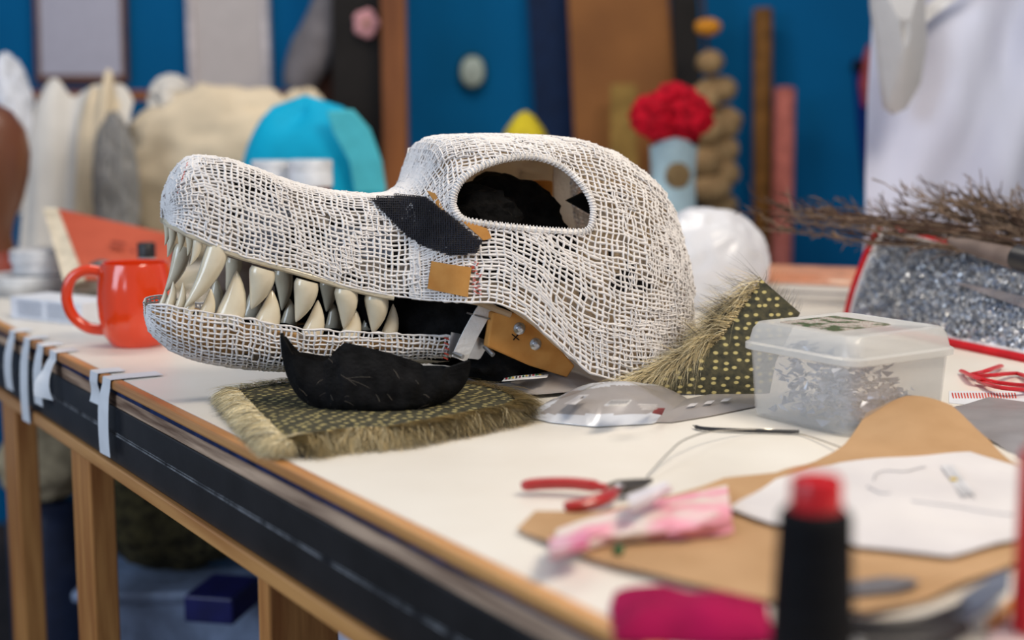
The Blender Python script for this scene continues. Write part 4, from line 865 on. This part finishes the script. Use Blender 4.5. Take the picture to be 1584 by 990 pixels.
MB().tube([a, b], .0034, 6).build('pencil_barrel', M('yellow_paint', (226, 152, 26), rough=.35), pe); MB().tube([a + (a - b).normalized() * .006, a], [.001, .0034], 6).build('pencil_point', M('pencil_wood', (196, 130, 80)), pe)
psheet('pink_card', [(1525, 1000), (1545, 962), (1600, 950), (1660, 985), (1640, 1040), (1540, 1040)], lambda x, y, r: TABLE + .004, M('pale_pink_card', (226, 200, 200), rough=.6), 'pale pink card at lower right corner', 'card', .001, 4)
# ------------------------------------------------------------------ background: far end of bench and back wall
def panel(px0, py0, px1, py1, Y, d, m, name, parent=None, bevel=.002, skew=0):
    q = [at(px0 + skew, py1, Y), at(px1 + skew, py1, Y), at(px1, py0, Y), at(px0, py0, Y)]; return MB().prism(q, (0, d, 0)).build(name, m, parent, False, bevel)
frm = M('dark_wood_frame', (110, 74, 56), rough=.5, scale=10); pap = M('pale_grey_paper', (184, 182, 196), rough=.7, var=.02); pap2 = M('warm_white_paper', (196, 188, 186), rough=.7, var=.02)
t = thing('framed_poster', 'pale grey poster in thin wooden frame on blue wall, leftmost', 'poster', at(122, 125, 4.18)); panel(58, -70, 186, 116, 4.165, .006, pap, 'poster_sheet', t, 0, 5)
for x in (50, 184): panel(x, -70, x + 7, 128, 4.16, .03, frm, 'frame_side', t, .002, 5)
panel(56, 116, 190, 128, 4.16, .03, frm, 'frame_bottom', t, .002, 5)
t = thing('wall_board', 'pale board with white side edges on blue wall behind cloth pile', 'board', at(350, 150, 4.18)); panel(292, -70, 408, 160, 4.165, .02, pap2, 'board_sheet', t, 0, 8)
for x in (285, 402): panel(x, -70, x + 9, 160, 4.15, .045, M('white_edge', (214, 206, 208)), 'board_edge', t, .002, 8)
tag(MB().box((at(220, 148, 3.95).x, 3.99, at(220, 148, 3.95).z), (1.16, .1, .028)).build('wall_rail', M('brown_rail_wood', (140, 84, 48), rough=.5, scale=8, stretch=(1, 6, 6)), None, False, .003), 'brown wooden rail along blue wall behind cloth pile', 'rail')
# cloth pile on the far end of the bench
cr = M('cream_cloth', (208, 192, 166), rough=.85, var=.08, scale=8, bump=.2, bscale=40); ow = M('off_white_cloth', (206, 202, 196), rough=.8, var=.06, scale=6, bump=.2, bscale=40); gy = M('grey_cloth', (140, 138, 136), rough=.8, var=.12, scale=10)
def bundle(px, pyt, w, pyb, Y, m, lab, seed, amp=.16, fr=2.2, d=.1, nm='cloth_bundle'):
    top = at(px, pyt, Y); bot = at(px, pyb, Y); zb = max(TABLE + .001, bot.z); h = top.z - zb; c = Vector((top.x, Y, (top.z + zb) / 2)); W = w * Y / FPX / 2
    o = MB().blob(c, (W, d, h / 2 * 1.02), amp, fr, seed, 5, ridged=True, flatten=-h / 2); tag(o.build(nm, m), lab, 'cloth', 'cloth pile at the far end of bench')
def folded(px0, px1, pyt, Y, m, lab, folds, seed, amp=.008, nm='draped_cloth'):
    a, b = at(px0, pyt, Y), at(px1, pyt, Y)
    def fn(s, v):
        x = a.x + (b.x - a.x) * s; zt = a.z + .02 * math.sin(s * 7 + seed) + .05 * nz(s, seed, 4) - .06 * abs(2 * s - 1) ** 3 ; z = TABLE + .001 + (zt - TABLE) * (1 - v); sp = 1 + .18 * v
        return Vector(((x - (a.x + b.x) / 2) * sp + (a.x + b.x) / 2, Y - .05 * v + amp * (math.sin(s * folds * 2 * PI + seed + .8 * v) + 1.5 * nz(s * 3 + seed, v * .7, 2.2)) * (.5 + .6 * v) + .07 * (1 - v) ** 6, z + .0))
    tag(MB().grid(fn, 60, 14, thick=.004).build(nm, m), lab, 'cloth', 'cloth pile at the far end of bench')
bundle(350, 140, 330, 420, 3.2, cr, 'large cream cloth heap behind snout tip', 31, .10, 1.6, .12)
bundle(265, 120, 60, 200, 3.3, ow, 'small off-white cloth peak on top of cream heap', 33, .15, 2)
bundle(360, 150, 130, 230, 3.25, ow, 'pale rumpled cloth on top of cream heap below wall board', 35, .2, 2.4, .12)
bundle(470, 146, 90, 300, 3.3, cr, 'cream cloth end beside black post', 36, .15, 2, .1)
folded(40, 190, 128, 3.12, ow, 'off-white draped cloth with long vertical folds behind brown head form', 2.3, 1)
folded(118, 170, 122, 3.08, cr, 'narrow cream cloth hanging over the off-white folds', 1.3, 2, .006)
bundle(10, 96, 70, 330, 3.15, M('white_cloth', (214, 218, 228), rough=.8), 'white cloth bundle at upper left edge', 37, .12, 2, .08)
bundle(176, 192, 58, 400, 2.98, gy, 'slim grey cloth bundle standing in front of cloth pile', 38, .22, 2.6, .05)
# grey plush hanging, black board with pink flower, wooden post
t = thing('grey_plush', 'grey plush limb hanging on blue wall beside black board', 'plush', at(480, 150, 3.9))
gp = M('grey_plush_fabric', (112, 108, 112), rough=.9, var=.12, scale=20, bump=.3)
MB().tube(bez([at(525, -40, 3.95), at(508, 20, 3.93), at(488, 70, 3.9), at(468, 110, 3.88), at(462, 138, 3.88)], 6), list(np.linspace(.045, .06, 13)) + list(np.linspace(.062, .04, 12)), 16).build('plush_limb', gp, t)
MB().blob(at(505, 130, 3.95), (.045, .05, .09), .15, 2, 41, 4).build('plush_foot', M('dark_brown_plush', (64, 40, 32), rough=.9), t)
bb = M('black_board_paint', (30, 27, 26), rough=.6, var=.2, scale=5)
q0 = at(518, 150, 3.75); t = MB().prism([Vector((at(x, 100, 3.8).x, 3.8, z)) for x, z in ((512, TABLE + .001), (604, TABLE + .001), (600, 2.3), (518, 2.3))], (0, .03, 0)); tag(t.build('black_board', bb, None, False, .003), 'tall black board standing left of wooden post', 'board')
t = thing('pink_flower', 'small pink paper flower pinned on black board', 'flower', at(566, 40, 3.79))
for k in range(5):
    a = k * 2 * PI / 5; p = at(566, 36, 3.78); MB().blob(p + Vector((.017 * math.cos(a), 0, .021 * math.sin(a))), (.018, .008, .018), .1, 2, k, 3).build('petal', M('pink_petal', (206, 150, 156), rough=.7), t)
MB().blob(at(566, 36, 3.77), (.01, .012, .01), .1, 2, 9, 2).build('flower_centre', M('tan_centre', (170, 130, 110)), t)
tag(MB().prism([Vector((at(x, 100, 3.7).x, 3.7, z)) for x, z in ((592, TABLE + .001), (630, TABLE + .001), (624, 2.4), (586, 2.4))], (0, .06, 0)).build('wooden_post', M('aged_post_wood', (150, 96, 58), rough=.6, rgb2=(96, 58, 38), scale=9, stretch=(1, 1, .12)), None, False, .004), 'upright brown wooden post beside black board', 'post')
t = thing('wall_ornament', 'oval white ornament with green rim on blue wall', 'ornament', at(732, 145, 4.19))
MB().lathe(at(731, 111, 4.19), [(.055, 0), (.055, .015), (.05, .02)], 28, axis=(0, -1, 0), rfun=lambda q, z: 1 / math.sqrt((math.cos(q) / 1) ** 2 + (math.sin(q) / 1.35) ** 2) if False else (1 + .28 * math.sin(q) ** 2) * .74).build('ornament_rim', M('dark_green_rim', (24, 74, 62), rough=.5), t)
MB().lathe(at(731, 111, 4.17), [(.046, 0), (.042, .012), (.025, .02), (.003, .022)], 28, axis=(0, -1, 0), rfun=lambda q, z: (1 + .3 * math.sin(q) ** 2) * .74).build('ornament_face', M('pale_ornament', (184, 196, 188), rough=.5), t)
c = at(812, 172, 3.3); zt = c.z; c.z = TABLE; tag(MB().lathe(c, [(.085, 0), (.09, .01), (.085, .14), (.07, .22), (.045, .29), (.02, zt - TABLE - .01), (.004, zt - TABLE)], 24, rfun=lambda q, z: 1 + .05 * math.sin(5 * q)).build('yellow_cone', M('mustard_felt', (196, 176, 40), rough=.8)), 'mustard yellow pointed felt cone behind costume head brow', 'cone')
# leaning boards and a painted shadow strip
def lean(name, pts, Y0, Y1, d, m, lab, cat):
    (a, b, c, e) = pts; q = []
    for (x, y), Y in zip(pts, (Y0, Y0, Y1, Y1)): q.append(at(x, y, Y))
    q[0].z = q[1].z = 0.0
    return tag(MB().prism(q, (0, d, 0)).build(name, m, None, False, .003), lab, cat)
navy = M('navy_shadow_strip', (8, 32, 66), rough=.6, var=.1)
lean('navy_shadow_strip', [(868, 700), (950, 700), (885, -60), (812, -60)], 4.0, 4.12, .02, navy, 'dark navy strip painted as shadow on blue wall behind brown panel', 'board')  # dark strip in place of the shadow on the blue wall
lean('brown_panel', [(920, 700), (1090, 700), (1032, -60), (876, -60)], 3.85, 4.02, .03, M('brown_hardboard', (146, 96, 52), rough=.55, rgb2=(122, 78, 42), scale=3), 'large brown wooden panel leaning on blue wall', 'panel')
lean('black_plank', [(1080, 700), (1120, 700), (1078, -60), (1036, -60)], 3.8, 3.97, .03, bb, 'narrow black plank leaning along brown panel', 'plank')
lean('green_card', [(952, 330), (1002, 330), (985, 130), (944, 130)], 3.80, 3.84, .006, M('olive_tan_card', (146, 116, 62), rough=.7), 'olive tan card leaning in front of brown panel', 'card')
# doll with red pompom hair
c = at(1040, 345, 3.0); zt = at(1040, 205, 3.0).z; c.z = TABLE; doll = thing('pompom_figure', 'pale blue figure with red pompom hair behind costume head', 'figure', c)
MB().lathe(c, [(.06, 0), (.062, .02), (.05, .12), (.046, .2), (.05, .26), (.048, zt - TABLE - .05), (.035, zt - TABLE - .015), (.004, zt - TABLE)], 28).build('figure_body', M('pale_blue_cloth', (160, 186, 198), rough=.8, var=.1, scale=12), doll)
for dx, dz in ((0, 0),): MB().blob(Vector((c.x + .005, c.y - .045, at(1040, 270, 3.0).z)), (.026, .014, .028), .1, 2, 4, 3).build('face_patch', M('tan_patch', (120, 100, 70), rough=.8), doll)
for k, (x, y, r) in enumerate([(1012, 180, .05), (1040, 165, .055), (1066, 180, .05), (1050, 192, .05), (1018, 192, .042)]): MB().blob(at(x, y, 2.99 + .02 * (k % 2)), (r, r, r * .85), .25, 4, 50 + k, 4).build('pompom', M('red_pompom', (176, 12, 36), rough=.9, var=.2, scale=50, bump=.4), doll)
# string of beige bulbs
gl = thing('bulb_string', 'string of beige dried bulbs with orange top hanging on black plank', 'garland', at(1112, 345, 3.72))
bz = M('beige_bulb', (176, 146, 104), rough=.7, rgb2=(132, 104, 72), scale=14)
for k, (x, y, rx, rz_) in enumerate([(1098, 96, .035, .03), (1110, 138, .05, .036), (1092, 150, .04, .035), (1118, 190, .05, .045), (1096, 200, .042, .042), (1112, 232, .055, .04), (1090, 250, .04, .04), (1118, 268, .045, .04), (1100, 292, .052, .04), (1116, 318, .042, .035)]): MB().blob(at(x, y, 3.66 + .03 * (k % 2)), (rx, .04, rz_), .14, 2, 60 + k, 3).build('bulb', bz, gl)
MB().blob(at(1095, 42, 3.68), (.034, .03, .022), .1, 2, 71, 3).build('orange_bulb', M('orange_bulb', (206, 136, 40), rough=.6), gl)
MB().tube([at(1086, -10, 3.7), at(1092, 60, 3.7), at(1104, 160, 3.7), at(1104, 320, 3.7)], .006, 6).build('cord', M('dark_cord', (60, 46, 40)), gl)
# rolls and pole standing at the wall
def pole(name, x0, y0, Y0, x1, Y1, r, m, lab, cat):
    a = at(x0, y0, Y0); b = at(x1, 600, Y1); b = b.copy(); b.z = 0.0; tag(MB().tube([b, a], r, 16).build(name, m), lab, cat)
pole('wooden_pole', 1180, 14, 4.12, 1184, 4.0, .028, M('brown_pole_wood', (124, 84, 40), rough=.6, var=.15), 'brown wooden pole leaning on blue wall', 'pole')
pole('pink_tube', 1214, 138, 4.06, 1206, 3.78, .030, M('salmon_tube', (196, 112, 100), rough=.6), 'salmon pink cardboard tube leaning beside brown pole', 'tube')
t = thing('hanging_strap', 'dark blue strap with pinkish red handle hanging on blue wall', 'strap', at(1338, 290, 4.1))
MB().tube(bez([at(1326, 90, 4.19), at(1330, 160, 4.19), at(1336, 230, 4.19), at(1343, 292, 4.19)], 5), .014, 8, flat=.4).build('strap', M('royal_blue_strap', (8, 22, 110), rough=.6), t)
MB().tube([at(1349, 70, 4.18), at(1347, 100, 4.17), at(1344, 130, 4.17), at(1343, 164, 4.18)], [.016, .027, .027, .018], 12, flat=.6).build('handle', M('dusty_red_handle', (172, 78, 78), rough=.5), t)
MB().blob(at(1328, 102, 4.18), (.02, .02, .018), .1, 2, 5, 3).build('black_knob', M('black_knob', (16, 20, 34)), t)
# white garment on stand
gar = thing('white_garment', 'white draped cotton garment hanging at right edge above tinsel pouch', 'garment', at(1480, 480, 2.7))
gm_ = M('white_cotton', (204, 208, 226), rough=.85, var=.03, scale=5)
def garf(a, b):
    x0 = at(1357, 300, 2.6).x; x = x0 + a * .52; z = TABLE + .05 + (1.62 - TABLE - .05) * (1 - b)
    f = .022 * math.sin(a * 24 + b * 9) * (.25 + a) + .014 * math.sin(a * 11 - b * 9) + .012 * nz(a * 2, b, 5)
    return Vector((x + .003 * math.sin(b * 6) * (1 - a), 2.72 - .12 * math.sin(PI * min(1, a * .8 + .1)) + f, z))
MB().grid(garf, 70, 30, thick=.003).build('cotton_panel', gm_, gar)
MB().grid(lambda a, b: Vector((at(1432, 40, 2.55).x + .10 * a, 2.56 + .01 * math.sin(a * 5), at(1432, 24, 2.55).z + .075 * a + .03 * (b - .5) * (1 - .3 * a))), 10, 4, thick=.004).build('collar_fold', M('bright_white_cotton', (238, 238, 240), rough=.8), gar)
MB().lathe(Vector((1.02, 2.9, 0)), [(.16, 0), (.16, .02), (.02, .03), (.018, 1.6), (.06, 1.63)], 20).build('stand', M('dark_stand', (50, 46, 46), rough=.5), gar)
FO = [(1350, -40), (1352, 10), (1360, 70), (1366, 120), (1372, 165), (1385, 176), (1402, 168), (1424, 130), (1434, 70), (1432, 10), (1428, -40)]
fm = MB(); cF = at(1392, 50, 2.54) + Vector((0, -.02, 0)); B = [at(x, y, 2.56) for x, y in FO]
vs = [cF]; R = 5; n_ = len(B)
for r in range(1, R + 1): vs += [cF.lerp(b, r / R) + Vector((0, -.02 * (1 - (r / R) ** 2), 0)) for b in B]
fs = [(0, 1 + j, 1 + (j + 1) % n_) for j in range(n_)] + [(1 + r * n_ + j, 1 + (r + 1) * n_ + j, 1 + (r + 1) * n_ + (j + 1) % n_, 1 + r * n_ + (j + 1) % n_) for r in range(R - 1) for j in range(n_)]
N0 = len(vs); vs = vs + [v + Vector((0, .03, 0)) for v in vs]; fs = fs + [tuple(i + N0 for i in reversed(f)) for f in fs] + [(1 + (R - 1) * n_ + j, 1 + (R - 1) * n_ + (j + 1) % n_, N0 + 1 + (R - 1) * n_ + (j + 1) % n_, N0 + 1 + (R - 1) * n_ + j) for j in range(n_)]
fm.add(vs, fs).build('shoulder_pad', M('pale_grey_foam', (186, 186, 188), rough=.7, var=.02), gar, label='pale grey foam shoulder form')
# ------------------------------------------------------------------ under the bench
def onfloor(px, Y): v = at(px, 600, Y); return Vector((v.x, Y, 0))
c = onfloor(300, 2.55); tb = thing('storage_bin', 'pale blue grey plastic bin under the bench', 'bin', c); zt = at(268, 905, 2.42).z
pb = M('pale_blue_plastic', (150, 166, 196), rough=.45)
MB().box(c + Z * (zt / 2), (.36, .3, zt), .0, taper=.88).build('bin_body', pb, tb, False, .015); MB().box(c + Z * (zt - .012), (.38, .33, .022)).build('bin_lid', pb, tb, False, .008)
fr = thing('fur_roll', 'dark olive fur roll lying on pale bin under the bench', 'fur roll', c + Z * zt)
MB().blob(c + Vector((-.03, -.02, zt + .105)), (.17, .1, .105), .10, 3, 81, 5, flatten=-.104).build('roll_body', M('olive_fur', (92, 84, 56), rough=.95, rgb2=(52, 47, 36), scale=60, bump=.8, bscale=140), fr)
R3 = []
for q in range(1500):
    th = random.uniform(0, 2 * PI); ph = random.uniform(-.2, 1.2); d = Vector((math.cos(th) * math.cos(ph), math.sin(th) * math.cos(ph), math.sin(ph))); p = c + Vector((-.03, -.02, zt + .105)) + Vector((d.x * .168, d.y * .098, d.z * .103)); R3.append((p, d + Vector((random.uniform(-.6, .6), 0, -.5)), random.uniform(.015, .035), .5))
fur('fur_pile', R3, fr, (1, 6, 3, 0), .0009)
tag(MB().box(at(345, 940, 2.28) , (.085, .12, .045), -.2).build('navy_box', M('navy_box_card', (24, 28, 92), rough=.45), None, False, .004), 'small navy blue box on pale bin under the bench', 'box').location.z = zt + .001
c = onfloor(66, 2.55); zt2 = at(66, 775, 2.55).z; t = thing('navy_canister', 'tall dark navy canister under the bench between wooden legs', 'canister', c)
MB().lathe(c, [(.072, 0), (.075, .01), (.075, zt2 - .03), (.06, zt2 - .005), (.05, zt2)], 30).build('canister_body', M('dark_navy_plastic', (34, 42, 66), rough=.4), t); MB().lathe(c, [(.0755, .12), (.0765, .122), (.0765, .2), (.0755, .202)], 30).build('dark_label', M('maroon_label', (64, 34, 40), rough=.5), t)
tag(MB().blob(Vector((c.x, c.y, zt2 + .075)), (.085, .07, .075), .15, 2, 91, 4, flatten=-.074).build('cream_sack', M('cream_sack_cloth', (176, 158, 128), rough=.9, var=.15)), 'cream cloth sack on navy canister under the bench', 'sack')
c = onfloor(520, 1.95); zt = at(520, 945, 1.95).z; tag(MB().blob(Vector((c.x, c.y + .1, zt / 2)), (.11, .11, zt / 2), .1, 2.2, 95, 4, ridged=True, flatten=-zt / 2).build('white_sack', M('white_sack_plastic', (190, 192, 214), rough=.4)), 'white plastic sack under the bench beside right leg', 'sack')
